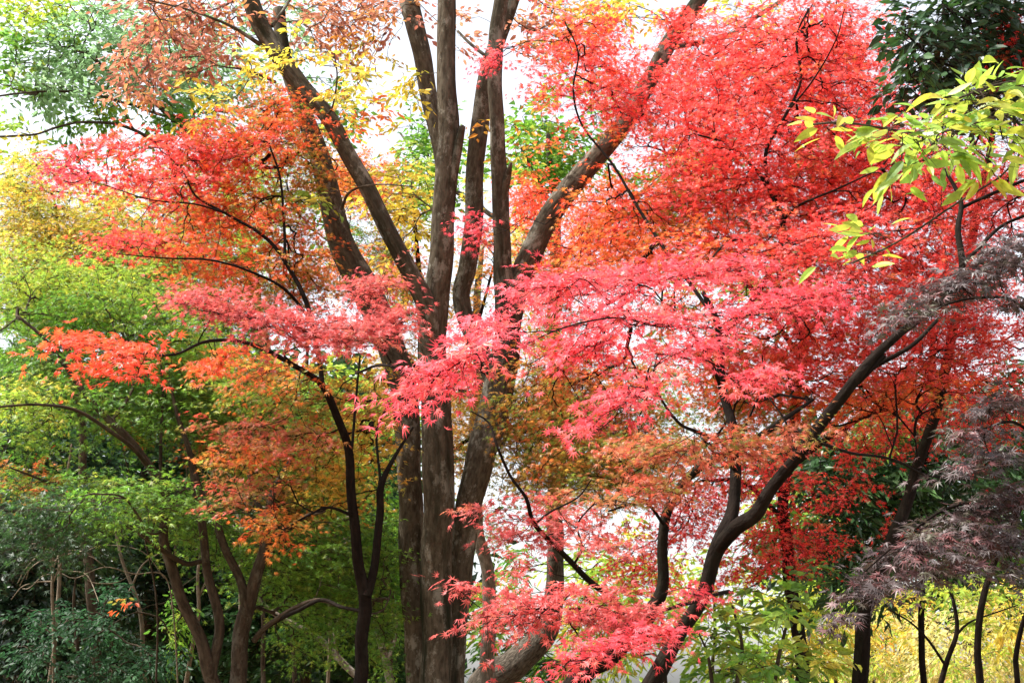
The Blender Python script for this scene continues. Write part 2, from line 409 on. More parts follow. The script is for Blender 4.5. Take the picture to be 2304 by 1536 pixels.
# ------------------------------------------------------------------ the big grey tree in the middle
tree('tall_tree', 'tall grey-barked tree with many stems fanning up from one base, centre of the grove', 'tree', BARK, [
 ('stem', [(985,1545,12.6,92),(985,1300,12.6,88),(983,1000,12.6,92),(972,800,12.6,86),(985,660,12.6,76),(1000,480,12.6,64),(1006,300,12.6,60),(1003,150,12.6,56),(1004,0,12.6,54),(1008,-250,12.6,46)], True),
 ('stem', [(938,1545,13.0,62),(930,1350,13.0,66),(922,1100,13.0,74),(912,930,13.0,76),(888,800,13.0,80),(845,690,13.0,84),(795,600,13.0,82),(755,500,13.0,72),(728,400,13.0,64),(700,300,13.05,52),(668,215,13.1,46),(640,120,13.2,40),(630,20,13.3,34)], True),
 ('stem', [(1018,1545,12.95,75),(1030,1350,12.95,72),(1045,1180,12.95,76),(1080,1030,12.95,86),(1122,890,12.95,88),(1145,780,12.95,80),(1140,690,12.9,66),(1128,600,12.9,52),(1125,450,12.85,46),(1120,300,12.8,44),(1114,180,12.8,42),(1118,80,12.8,44),(1128,0,12.8,42),(1150,-200,12.8,36)], True),
 ('limb', [(968,780,12.55,50),(962,700,12.5,58),(925,620,12.45,54),(880,530,12.4,50),(830,425,12.4,47),(780,340,12.4,46),(735,262,12.4,48),(672,195,12.4,54),(622,120,12.4,52),(585,50,12.4,50),(560,-20,12.4,48),(520,-180,12.4,40)], False),
 ('limb', [(1120,880,13.2,50),(1040,690,13.5,50),(1050,600,13.5,52),(1066,500,13.5,56),(1070,400,13.5,54),(1082,280,13.5,52),(1096,180,13.5,48),(1120,90,13.5,44),(1152,0,13.5,40),(1190,-120,13.5,34)], False),
 ('limb', [(1140,800,13.0,60),(1150,700,13.0,66),(1180,590,13.0,66),(1250,470,13.0,66),(1330,370,13.0,62),(1400,285,13.0,54),(1450,200,13.0,50),(1500,100,13.0,46),(1560,20,13.0,42),(1640,-90,13.0,36)], False),
 ('limb', [(1000,520,13.3,36),(990,330,13.4,44),(968,220,13.5,50),(945,110,13.5,54),(918,0,13.5,52),(890,-120,13.5,46)], False),
 ('limb', [(1003,560,12.65,24),(1018,420,12.58,28),(1030,340,12.54,26),(1041,285,12.5,18)], False),
 ('limb', [(1122,500,12.88,26),(1134,430,12.82,26),(1142,395,12.77,20),(1150,366,12.7,8)], False),
 ('branch', [(585,100,12.4,14),(520,60,12.2,9),(430,25,12,7),(330,0,11.8,5)], False),
 ('branch', [(612,60,12.4,12),(640,20,12.5,9),(670,-30,12.6,8)], False),
 ('branch', [(700,215,12.4,9),(740,255,12.2,6),(758,180,12,5),(752,120,11.9,4)], False),
 ('branch', [(768,470,12.6,10),(790,430,12.3,7),(850,415,12,5),(930,420,12,4)], False),
 ('branch', [(1110,140,12.8,11),(1060,100,12.9,9),(1030,70,13,7)], False),
 ('branch', [(620,185,12.4,9),(560,160,12.2,7),(500,150,12,5)], False),
 ('branch', [(1500,110,13,18),(1640,80,13.2,16),(1700,40,13.3,14),(1780,-10,13.4,12)], False),
], [
 (470,235,90,35,-25,11.6,.4,.9,'yellow'),(640,130,70,40,0,12,.5,.8,'yellow'),(560,150,70,35,0,12,.5,.5,'yellow'),(760,200,90,80,0,12.5,.8,.55,'yellow'),
 (700,455,70,18,0,11.8,.3,1.2,'limegreen'),(930,210,55,60,0,13,.5,.6,'yellow'),(920,480,75,90,0,14,.6,.9,'yellow'),(800,130,90,60,0,13.5,.6,.6,'yelloworange'),
 (870,440,60,50,0,13.5,.6,.7,'yellow'),(1180,330,90,60,0,13.5,.6,.35,'yelloworange'),(1170,680,30,50,0,13.4,.4,.8,'yellow'),(820,260,80,50,0,13.5,.6,.45,'orange'),
 (360,70,110,70,-20,12,.6,.9,'brown'),(480,100,110,70,0,12.5,.6,1.0,'brown'),(320,170,70,60,-30,12,.5,1.0,'brown'),(420,20,170,40,0,12.5,.6,1.0,'brown'),
 (740,50,110,60,0,13.5,.7,1.0,'brown'),(860,40,80,50,0,13.5,.7,1.0,'brown'),(780,20,160,30,0,13.5,.7,.8,'brown'),(1190,60,60,60,0,13.6,.6,.9,'brown'),
 (1290,50,110,50,0,13.5,.7,.9,'yelloworange'),(1240,100,70,60,0,13.5,.7,.6,'orange'),(1400,30,110,40,0,13.5,.7,.9,'yellowgreen'),(330,220,40,30,-40,12,.3,.9,'brown'),
 (1050,60,50,40,0,14,.5,.5,'brown'),(1700,40,120,40,0,14,.5,.6,'yellowgreen'),(880,620,60,50,0,14,.5,.8,'yelloworange'),
], shape='blade', leaf=.072, mat=SOFT, spread=.28, per=22, sides=28, rough=.10, twig_r=.0025, jit=.8, rmax=.016, cover=.6, wide=.78, crook=.10)

# ------------------------------------------------------------------ red maple, right of the middle
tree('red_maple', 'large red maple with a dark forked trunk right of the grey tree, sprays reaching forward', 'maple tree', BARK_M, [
 ('trunk', [(1470,1545,9.6,74),(1515,1450,9.6,66),(1560,1370,9.6,62),(1598,1270,9.6,62),(1628,1195,9.6,66),(1648,1120,9.7,46),(1655,1040,9.8,40),(1650,960,9.9,36),(1632,880,10,32),(1625,790,10,28),(1610,720,10,24),(1580,660,10,16)], True),
 ('limb', [(1610,1240,9.6,50),(1650,1190,9.5,56),(1690,1160,9.4,54),(1735,1100,9.3,48),(1790,1030,9.2,46),(1850,950,9.1,44),(1920,860,9,42),(1980,795,9,36),(2045,735,9,30),(2110,690,9.1,26),(2160,620,9.2,26),(2152,520,9.3,22),(2160,450,9.4,17),(2125,380,9.5,12)], False),
 ('limb', [(1290,1545,9.9,80),(1370,1480,9.9,76),(1445,1415,9.9,70),(1495,1320,9.9,46),(1492,1220,9.9,38),(1500,1140,9.9,36),(1550,1070,9.9,34),(1620,1025,9.8,30),(1700,985,9.8,28),(1780,935,9.9,18),(1830,900,10,12)], True),
 ('limb', [(1425,1410,9.7,30),(1385,1355,9.3,26),(1335,1318,9,24),(1285,1268,8.7,22),(1245,1222,8.5,20),(1200,1172,8.3,19),(1185,1120,8.2,15),(1150,1070,8.2,12),(1118,1000,8.2,10),(1100,950,8.3,8),(1060,925,8.3,5)], False),
 ('limb', [(1625,760,10,22),(1700,670,10.2,22),(1740,590,10.4,20),(1758,495,10.5,20),(1728,420,10.6,16),(1690,370,10.7,14),(1640,325,10.8,10),(1560,300,10.8,7)], False),
 ('limb', [(1728,420,10.6,16),(1725,340,10.6,14),(1765,260,10.7,12),(1800,180,10.8,10),(1790,90,10.9,8),(1820,20,11,7)], False),
 ('limb', [(1590,690,10,16),(1500,570,10.3,14),(1440,470,10.6,12),(1380,370,10.8,10),(1310,280,11,8),(1290,200,11,8),(1300,120,11,6),(1270,50,11,5)], False),
 ('limb', [(2160,600,9.2,18),(2200,560,9.2,15),(2250,510,9.3,13),(2320,480,9.4,12),(2400,440,9.5,8)], False),
 ('limb', [(2160,470,9.4,14),(2210,445,9.4,13),(2304,405,9.5,13),(2400,370,9.6,10)], False),
 ('limb', [(1850,965,9.2,20),(1800,970,9.4,14),(1740,965,9.6,12)], False),
 ('limb', [(1835,990,9.2,15),(1900,1015,9.6,12),(2000,1030,10.2,10),(2090,1070,10.8,9),(2180,1080,11.3,6)], False),
 ('limb', [(1990,800,9,18),(1930,860,9,18),(1960,830,9.1,20),(2050,780,9.1,18),(2110,720,9.2,14)], False),
 ('limb', [(1634,900,10,24),(1600,820,9.7,18),(1550,740,8.6,12),(1480,735,7.6,9),(1380,715,6.6,7),(1260,740,5.8,6),(1130,800,5.3,4)], False),
 ('limb', [(1655,1060,9.8,18),(1630,1000,9.2,16),(1540,960,8.2,13),(1490,900,7.4,9),(1470,850,7,6)], False),
 ('limb', [(1495,1180,9.9,14),(1450,1130,9.4,11),(1370,1150,8.8,8)], False),
 ('limb', [(1205,1178,8.3,12),(1240,1150,8.2,9),(1300,1120,8.1,7),(1330,1080,8.0,5)], False),
 ('limb', [(1290,1272,8.7,11),(1310,1230,8.6,9),(1300,1180,8.5,7),(1340,1130,8.4,5)], False),
 ('limb', [(1655,1010,9.9,14),(1690,930,9.7,9),(1720,860,9.5,7),(1715,800,9.4,5)], False),
 ('limb', [(1790,1030,9.2,14),(1770,950,9.3,9),(1720,880,9.4,6)], False),
 ('branch', [(1758,500,10.5,10),(1800,460,10.3,9),(1870,430,10.2,8),(1960,390,10.1,6)], False),
 ('branch', [(1765,260,10.7,8),(1830,180,10.6,6),(1880,90,10.5,5),(1900,20,10.5,4)], False),
 ('branch', [(1740,590,10.4,11),(1660,540,10.2,10),(1610,570,10,8),(1600,600,9.8,6)], False),
 ('branch', [(1640,1330,9.6,16),(1450,1380,8,12),(1330,1370,7,9),(1200,1370,6.7,6)], False),
], [
 (1300,150,110,110,0,11,.8,1.2,'red'),(1400,215,70,60,10,11,.6,1.0,'red'),(1445,255,40,26,40,11.6,.3,1.5,'red'),(1530,60,50,34,30,11.6,.3,1.6,'red'),(1490,175,36,30,40,11.6,.3,1.1,'red'),(1380,300,30,24,40,12,.3,1.0,'redorange'),(1580,250,90,60,15,11,.8,1.4,'red'),(1660,100,120,60,0,11.5,.8,1.3,'red'),(1700,190,200,90,20,11,1,1.9,'red'),
 (1850,80,140,90,0,11.5,.8,1.6,'red'),(1900,200,150,90,0,11,.8,1.7,'red'),(1560,350,110,50,15,10.5,.8,1.4,'red'),(1750,320,220,60,10,10.5,.8,1.8,'red'),
 (1980,320,120,60,0,10.5,.6,1.5,'red'),(1500,480,150,40,8,11,.5,.9,'orangegreen'),(1700,480,140,40,8,11,.5,.7,'orangegreen'),(2255,120,65,90,0,9.6,.5,1.8,'deep'),(1340,100,80,50,0,11.3,.8,1.0,'bright'),
 (1650,430,250,50,10,10.5,.8,1.8,'red'),(1900,440,220,70,8,10.5,.8,2.0,'red'),(2150,450,170,90,0,10,.8,2.0,'red'),(1380,470,110,60,0,11,.8,1.7,'redorange'),
 (1550,560,200,50,0,10.3,.8,1.8,'redorange'),(1800,560,220,60,5,9.5,.8,1.8,'red'),(2080,600,200,80,0,10,.8,2.0,'red'),
 (1340,600,110,30,0,11.6,.5,1.0,'redorange'),
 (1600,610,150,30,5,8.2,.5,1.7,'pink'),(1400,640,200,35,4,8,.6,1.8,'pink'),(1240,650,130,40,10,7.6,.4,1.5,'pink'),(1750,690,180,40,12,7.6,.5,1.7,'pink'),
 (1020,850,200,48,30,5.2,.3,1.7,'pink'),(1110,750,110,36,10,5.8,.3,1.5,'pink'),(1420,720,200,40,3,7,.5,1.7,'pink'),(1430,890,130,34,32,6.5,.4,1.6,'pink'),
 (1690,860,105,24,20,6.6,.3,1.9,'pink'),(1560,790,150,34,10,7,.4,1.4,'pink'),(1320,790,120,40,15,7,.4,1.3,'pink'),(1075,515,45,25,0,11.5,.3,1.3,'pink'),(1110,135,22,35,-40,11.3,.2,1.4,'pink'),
 (1600,1010,270,40,6,8.6,.5,1.5,'redbrown'),(1350,1050,170,60,-5,11,.8,2.0,'orangegreen'),(1250,920,150,80,0,11.5,1,2.0,'orangegreen'),(1270,820,110,50,0,12,.6,1.4,'redorange'),(1430,960,90,50,0,12,.6,1.5,'orangegreen'),(1400,840,90,40,0,11.5,.6,1.3,'redorange'),(1640,900,90,50,0,11.5,.6,1.2,'orangegreen'),(1330,960,60,30,25,7,.3,1.2,'pink'),(1180,1210,120,24,-8,8.3,.3,1.0,'pinkdull'),(1350,1230,100,24,-8,8,.3,.9,'pinkdull'),(1480,1010,140,26,6,9,.3,1.2,'redbrown'),(1300,1130,130,26,-4,9.2,.3,1.0,'redbrown'),(1700,830,200,80,0,11,1,1.7,'redorange'),
 (1900,780,250,80,10,10.5,.8,2.0,'red'),(2150,780,170,70,5,10.5,.8,2.0,'red'),(1950,900,220,50,5,11,.8,1.6,'redorange'),(1700,930,150,60,0,11,.8,1.3,'orangegreen'),
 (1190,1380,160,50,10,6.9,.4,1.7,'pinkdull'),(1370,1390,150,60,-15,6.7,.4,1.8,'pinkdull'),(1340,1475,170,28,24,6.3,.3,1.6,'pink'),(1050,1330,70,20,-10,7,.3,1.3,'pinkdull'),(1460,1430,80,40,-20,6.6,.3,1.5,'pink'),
 (1260,1180,170,50,-10,8.6,.5,.9,'pinkdull'),(1450,1110,150,45,12,8.6,.5,1.2,'redbrown'),(1060,1150,35,14,0,9,.2,1.2,'pinkdull'),(1180,1280,90,30,0,9,.4,.5,'pinkdull'),
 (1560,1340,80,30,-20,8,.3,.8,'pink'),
], shape='star7', leaf=.060, spread=.23, per=20, sides=16, rough=.10, rmax=.018, seed=1, cover=.78, twig_r=.0014, back=.6, wide=.60)

# ------------------------------------------------------------------ deep red maple behind it
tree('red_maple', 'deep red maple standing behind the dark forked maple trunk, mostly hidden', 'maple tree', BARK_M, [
 ('trunk', [(1800,1545,14.5,44),(1790,1400,14.5,40),(1770,1200,14.5,36),(1780,1000,14.5,32),(1800,800,14.5,28),(1820,600,14.5,20),(1830,400,14.5,12)], True),
 ('limb', [(1778,1050,14.5,20),(1900,960,14.3,15),(2050,880,14.2,11),(2180,800,14.1,7)], False),
 ('limb', [(1775,1180,14.5,18),(1680,1090,14.3,14),(1580,1080,14.2,9)], False),
 ('limb', [(1800,800,14.5,18),(1650,600,14.3,13),(1500,480,14.2,8)], False),
 ('limb', [(1805,760,14.5,16),(1950,600,14.3,12),(2100,480,14.2,8)], False),
], [
 (1560,1160,110,60,40,14,.8,1.8,'deep'),(1700,1080,140,60,0,14,1,1.5,'deep'),(1750,1220,120,50,10,14,.8,1.5,'deep'),(1690,1290,130,30,10,14,.6,1.2,'deep'),
 (1950,990,170,40,0,14,1,1.2,'deep'),(1900,1110,100,36,0,14,.8,.6,'deep'),(2010,1200,40,30,0,14,.5,.7,'deep'),(1440,1280,90,60,0,14,.8,1.3,'deep'),
 (2100,880,200,60,0,14,1,1.6,'deep'),(1850,650,250,90,0,14,1,1.6,'red'),(2150,680,150,80,0,14,1,1.6,'deep'),(1600,480,250,80,0,14,1,1.3,'bright'),(1440,240,100,80,20,14.6,.5,1.5,'red'),(1530,150,80,60,0,14.6,.5,1.2,'red'),
 (2000,400,250,90,0,14,1,1.3,'deep'),(1400,560,130,60,0,14,1,1.2,'bright'),(1700,260,250,90,0,14,1,.7,'red'),(2230,950,80,60,0,14,.8,1,'deep'),(1480,700,150,60,0,14,1,.9,'redorange'),
 (1200,450,70,50,0,15,.5,1.2,'bright'),(1250,590,110,60,0,14.5,.5,1.5,'redorange'),(1260,720,90,50,0,14.5,.5,1.2,'orangegreen'),(1340,520,90,60,0,15,.5,1.2,'bright'),(1850,1230,60,30,0,14,.5,.8,'deep'),(2400,500,140,120,0,14.4,1,1.0,'red'),(2420,750,140,120,0,14.4,1,1.0,'deep'),(2380,300,120,80,0,14.4,1,.8,'red'),
], shape='star5', leaf=.062, spread=.25, per=16, rmax=.025, seed=2, cover=.75, twig_r=.0016)

# ------------------------------------------------------------------ orange-red maple, left of the grey tree
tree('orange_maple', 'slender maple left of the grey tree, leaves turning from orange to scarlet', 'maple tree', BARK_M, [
 ('trunk', [(800,1545,11,56),(808,1450,11,52),(822,1350,11,50),(808,1250,11,42),(796,1150,11,38),(792,1040,11,36),(775,970,10.9,34),(735,890,10.7,30),(690,840,10.4,24),(610,790,9.8,19),(540,770,9.2,15),(470,768,8.6,12),(400,795,8,9),(320,800,7.4,6)], True),
 ('limb', [(826,1340,11,38),(845,1250,11.1,32),(856,1150,11.2,30),(860,1090,11.2,28),(885,1030,11.3,16),(930,960,11.4,9)], False),
 ('limb', [(728,880,10.7,20),(715,800,10.8,20),(695,710,10.9,19),(660,620,11,17),(625,560,11,15),(580,520,11,13),(510,480,11,11),(440,440,11,9),(415,390,11,7),(380,350,11,5)], False),
 ('limb', [(700,720,10.9,13),(640,650,10.6,12),(560,610,10.4,10),(470,585,10.2,8),(370,580,10.1,6),(260,570,10,4)], False),
 ('limb', [(640,590,11,13),(640,500,11.3,11),(630,400,11.5,9),(600,310,11.6,6)], False),
 ('limb', [(510,480,11,8),(440,460,10.9,7),(340,450,10.8,5),(230,415,10.6,4)], False),
 ('limb', [(800,840,9.5,9),(870,820,9,12),(940,855,8.6,10)], False),
 ('limb', [(792,1010,11,12),(800,900,11.1,10),(810,800,11.2,7)], False),
 ('limb', [(856,1090,11.2,12),(850,970,11.4,9),(880,900,11.5,6)], False),
 ('branch', [(700,840,10.4,11),(640,800,9.5,9),(700,760,8.6,7),(620,700,8.2,5)], False),
 ('branch', [(795,1160,11,14),(740,1140,10.7,11),(690,1160,10.4,9),(640,1190,10.2,6)], False),
 ('branch', [(822,1375,11,14),(770,1365,11.3,14),(720,1350,11.6,15),(660,1380,11.9,16),(600,1410,12.2,18)], False),
], [
 (620,290,100,60,15,11.5,.8,1.6,'redorange'),(530,340,110,50,10,11.3,.6,1.5,'redorange'),(430,350,150,50,8,11,.7,1.8,'red'),(240,335,130,22,8,10.5,.5,1.3,'red'),
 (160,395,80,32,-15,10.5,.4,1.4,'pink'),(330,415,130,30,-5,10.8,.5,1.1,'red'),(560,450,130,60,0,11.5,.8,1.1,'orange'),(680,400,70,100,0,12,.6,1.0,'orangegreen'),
 (500,500,150,45,0,11,.7,1.3,'redorange'),(310,548,120,26,-6,10,.5,1.8,'red'),(480,590,150,35,-8,10.5,.5,1.5,'redorange'),(650,560,100,60,0,11.5,.8,1.2,'orange'),(600,420,90,70,0,13,.5,.9,'limegreen'),(680,320,60,60,0,13,.5,.6,'orangegreen'),
 (620,240,60,40,0,11.8,.5,1.0,'orange'),(430,450,130,40,0,11.3,.5,.9,'red'),
 (800,400,110,45,-10,14,.5,1.6,'orange'),(760,600,70,50,0,14,.6,1.5,'orange'),(600,650,170,50,0,11.5,.7,1.2,'orangegreen'),(680,650,80,60,0,11.5,.6,1.2,'orange'),
 (480,690,130,36,-18,8.3,.4,1.8,'pinkdull'),(640,735,170,45,-14,8.1,.4,2.0,'pinkdull'),(800,755,120,45,0,8.1,.4,1.9,'pinkdull'),(840,650,90,36,14,9,.4,1.7,'pinkdull'),(890,720,70,40,0,8.6,.4,1.5,'pinkdull'),
 (170,775,100,20,12,7,.3,1.7,'bright'),(290,800,90,32,0,7,.3,1.7,'bright'),(235,845,55,18,-10,7,.2,1.2,'bright'),(320,845,60,18,0,7,.2,1.2,'bright'),
 (490,815,90,24,30,8.6,.3,1.5,'redorange'),(600,850,130,36,0,10,.5,1.3,'orange'),(700,900,140,60,0,11.3,.7,1.1,'orangegreen'),
 (600,985,150,36,-6,10,.5,1.5,'redbrown'),(560,1040,120,30,0,10.2,.5,1.2,'orange'),(560,1110,110,36,10,10.3,.5,1.2,'redbrown'),(620,1190,80,40,0,10,.4,1.2,'orange'),
 (790,1040,110,90,0,12,1,1.2,'yelloworange'),(700,1000,90,60,0,11.6,.6,1.1,'orangegreen'),(830,920,90,60,0,12,.7,1.0,'yelloworange'),(720,1100,90,60,0,12,.6,.9,'yelloworange'),
 (870,860,50,60,0,13.6,.4,1.2,'yelloworange'),(560,880,110,40,0,11,.6,.9,'limegreen'),(1000,900,40,120,0,14,.5,1.2,'yelloworange'),
], shape='star7', leaf=.057, spread=.22, per=20, sides=14, rough=.10, rmax=.016, seed=3, cover=.80, twig_r=.0014, back=.5, wide=.58)

# ------------------------------------------------------------------ green maples on the left
tree('green_maple', 'green maple with a long trunk bending left, leftmost bare trunk of the grove', 'maple tree', BARK_L, [
 ('trunk', [(482,1545,12,52),(460,1460,12,46),(425,1380,12,42),(395,1290,12,38),(372,1210,12,34),(368,1120,12,32),(350,1070,12,30),(310,1010,12,28),(250,950,12,24),(190,890,12,20),(145,820,12,16),(100,760,12,12),(40,710,12,9)], True),
 ('limb', [(474,1525,12,40),(486,1440,12.05,36),(485,1380,12.1,34),(465,1280,12.2,30),(458,1180,12.2,28),(440,1080,12.3,24),(425,1010,12.3,20),(400,930,12.4,15),(380,850,12.5,9)], False),
 ('limb', [(452,1262,12.2,18),(420,1265,12,18),(370,1235,11.8,18),(300,1190,11.5,16),(210,1145,11.2,13),(120,1090,10.9,10),(20,1050,10.6,7)], False),
 ('limb', [(345,1060,12,15),(290,1000,11.6,15),(180,930,11.2,13),(90,910,11,10),(-20,915,10.8,8)], False),
 ('limb', [(368,1130,12,14),(362,1000,12.4,12),(365,900,12.6,9),(360,800,12.8,6)], False),
 ('limb', [(250,950,12,14),(300,870,12.3,11),(290,800,12.5,8)], False),
 ('limb', [(372,1190,12,10),(340,1200,11.2,9),(280,1120,10.4,7),(200,1110,9.8,5)], False),
], [
 (60,650,120,50,0,13,.8,1.5,'limegreen'),(250,660,150,50,0,13,.8,1.5,'limegreen'),(110,730,130,45,0,12.5,.8,1.6,'green'),(300,740,150,45,0,12.8,.8,1.5,'green'),
 (80,830,130,34,-5,12,.7,1.5,'green'),(340,860,160,45,0,12.6,.7,1.6,'green'),(60,915,110,30,-5,11,.5,1.4,'limegreen'),(200,910,120,34,0,11.8,.5,1.2,'green'),
 (430,920,120,45,0,12.8,.7,1.5,'green'),(470,860,100,45,0,13,.6,1.3,'green'),(150,1110,150,30,-8,10.6,.5,1.3,'green'),(330,1130,140,34,-10,11.2,.5,1.4,'green'),
 (70,1090,90,26,-5,10.6,.4,1.2,'orangegreen'),(100,1190,150,50,0,9.8,.5,1.6,'darkgreen'),(230,1160,110,30,0,10,.4,1.2,'green'),(300,960,120,34,0,12.2,.5,1.1,'green'),
 (400,1170,90,40,0,12.8,.5,1.3,'green'),(60,1000,110,30,0,11,.4,.8,'green'),(420,780,110,40,0,13,.6,1.0,'limegreen'),
], shape='star5', leaf=.065, spread=.24, per=15, soft=1.6, wide=.64, rmax=.018, rough=.09, seed=4, cover=1.6, twig_r=.0015, back=.4)
tree('green_maple', 'green maple with a Y-forked trunk, between the leftmost trunk and the slender orange maple', 'maple tree', BARK_L, [
 ('trunk', [(535,1545,12.2,60),(545,1470,12.2,58),(558,1390,12.2,56),(575,1310,12.2,44),(595,1240,12.2,38),(602,1180,12.2,34),(610,1120,12.3,28),(635,1070,12.4,22),(655,1030,12.5,14),(690,960,12.6,9)], True),
 ('limb', [(558,1385,12.2,38),(540,1310,12.2,32),(505,1230,12.2,30),(482,1160,12.3,26),(450,1090,12.5,20),(430,1020,12.6,13)], False),
 ('limb', [(600,1200,12.2,22),(630,1200,12.1,20),(680,1165,11.8,16),(730,1150,11.5,11)], False),
 ('limb', [(600,1180,12.2,22),(570,1110,12.4,20),(565,1050,12.5,16),(590,960,12.7,10)], False),
 ('limb', [(572,1440,12.2,24),(600,1410,12.1,20),(660,1375,12,18),(720,1350,11.9,16),(770,1365,11.9,12),(830,1380,12,8)], False),
], [
 (640,930,110,50,0,12.8,.6,1.1,'green'),(560,940,100,40,0,13,.6,1.2,'green'),(520,1010,100,40,0,13,.5,1.0,'orangegreen'),(640,1130,90,40,0,12.6,.5,.9,'orangegreen'),
 (700,1240,130,45,0,12.2,.6,1.3,'green'),(600,1290,110,45,0,13,.6,1.2,'green'),(820,1300,90,70,0,12.6,.6,1.2,'green'),(480,1210,80,40,0,13,.5,1.2,'green'),
 (700,1330,120,40,0,12.8,.6,1.3,'green'),(860,1230,60,60,0,13,.5,1.1,'green'),(860,1420,60,60,0,13,.5,1.1,'green'),(690,1430,90,40,0,13,.5,1.2,'green'),
 (740,1200,90,50,0,13,.5,.9,'green'),(500,1130,60,40,0,13,.4,.9,'green'),(690,1060,90,40,0,13,.5,.9,'green'),
], shape='star5', leaf=.065, spread=.24, per=15, soft=1.6, wide=.64, rmax=.018, rough=.09, seed=5, cover=1.6, twig_r=.0015, back=.4)
tree('yellow_maple', 'yellow-green maple rising behind the leftmost trunk, thin upright shoots', 'maple tree', BARK_L, [
 ('trunk', [(212,1545,17,34),(212,1400,17,32),(200,1250,17,30),(192,1130,17,28),(180,1000,17,24),(175,850,17,20),(170,700,17,15),(140,560,17,9),(120,440,17,5)], True),
 ('limb', [(175,850,17,13),(90,720,17,10),(62,560,17,7),(55,440,17,4)], False),
 ('limb', [(172,760,17,13),(260,650,17,10),(330,560,17,7),(370,480,17,4)], False),
 ('limb', [(178,900,17,12),(300,780,17,10),(400,680,17,8),(430,560,17,5)], False),
], [
 (60,480,110,60,0,17,.8,1.4,'yellowgreen'),(190,530,130,60,0,17,.8,1.5,'yellowgreen'),(330,560,100,60,0,17.5,.8,1.3,'yellowgreen'),(90,590,140,55,0,16.5,.8,1.6,'yellowgreen'),
 (270,620,150,55,0,16.8,.8,1.5,'limegreen'),(440,580,110,60,0,17,.8,1.3,'limegreen'),(430,480,90,50,0,17.5,.6,1.0,'limegreen'),(60,400,60,40,0,17,.5,.7,'yellowgreen'),
 (380,690,130,60,0,17,.8,1.5,'limegreen'),(150,680,150,50,0,17,.8,1.5,'limegreen'),(560,560,80,60,0,18,.6,.9,'limegreen'),(250,450,60,30,0,17,.5,.6,'yellowgreen'),(520,740,100,50,0,17,.6,1.1,'green'),
 (560,380,70,50,0,18,.6,.7,'limegreen'),
], shape='star5', leaf=.075, spread=.30, per=16, twigs=True, soft=1.6, rmax=.025, seed=6, cover=1.8, twig_r=.0018)

# ------------------------------------------------------------------ far green trees
tree('broadleaf_tree', 'tall pale green tree far behind at the upper left, with dark spreading boughs', 'tree', BARK_L, [
 ('trunk', [(620,1545,30,60),(610,1200,30,56),(600,900,30,50),(570,650,30,44),(520,450,30,36),(440,310,30,28),(370,250,30,22),(280,190,30,15),(200,120,30,9)], True),
 ('bough', [(560,600,30,19),(460,560,30,15),(360,540,29.5,12),(270,470,29,10),(200,390,28.5,8),(90,370,28,6),(-20,400,28,5)], False),
 ('bough', [(470,370,30,12),(390,340,29.5,10),(290,290,29,10),(180,275,28.5,8),(80,300,28,7),(-20,310,28,7)], False),
 ('bough', [(400,270,30,10),(300,240,29.5,8),(200,210,29,8),(100,205,28.5,7),(-20,220,28,6)], False),
 ('bough', [(540,540,30,14),(400,460,29,9),(250,440,28.5,7),(100,430,28,6),(-20,425,28,8)], False),
 ('bough', [(440,310,30,10),(430,200,30,7),(410,90,30,4)], False),
 ('bough', [(300,290,29,7),(260,230,29,5),(190,180,29,4)], False),
], [
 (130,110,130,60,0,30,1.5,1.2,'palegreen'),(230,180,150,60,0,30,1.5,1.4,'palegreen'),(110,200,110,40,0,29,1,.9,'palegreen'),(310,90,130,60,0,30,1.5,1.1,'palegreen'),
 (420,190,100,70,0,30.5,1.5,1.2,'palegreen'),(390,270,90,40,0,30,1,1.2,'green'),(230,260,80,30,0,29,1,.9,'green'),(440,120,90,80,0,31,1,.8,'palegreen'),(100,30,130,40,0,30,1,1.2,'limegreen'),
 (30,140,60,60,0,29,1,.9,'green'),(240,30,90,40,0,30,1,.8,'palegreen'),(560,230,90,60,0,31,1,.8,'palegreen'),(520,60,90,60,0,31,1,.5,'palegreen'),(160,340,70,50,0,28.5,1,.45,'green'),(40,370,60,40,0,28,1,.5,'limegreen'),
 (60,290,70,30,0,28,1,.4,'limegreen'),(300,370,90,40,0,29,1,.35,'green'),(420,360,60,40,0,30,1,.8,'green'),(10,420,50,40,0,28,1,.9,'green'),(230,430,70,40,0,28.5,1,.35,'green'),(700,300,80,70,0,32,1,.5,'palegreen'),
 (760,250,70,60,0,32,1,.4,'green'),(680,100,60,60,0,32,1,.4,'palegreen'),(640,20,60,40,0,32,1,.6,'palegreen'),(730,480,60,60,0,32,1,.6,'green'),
], shape='diamond', leaf=.16, mat=SOFT, spread=.7, per=30, twigs=False, twig_r=.008, rmax=.07, jit=.8, seed=7, cover=.75)
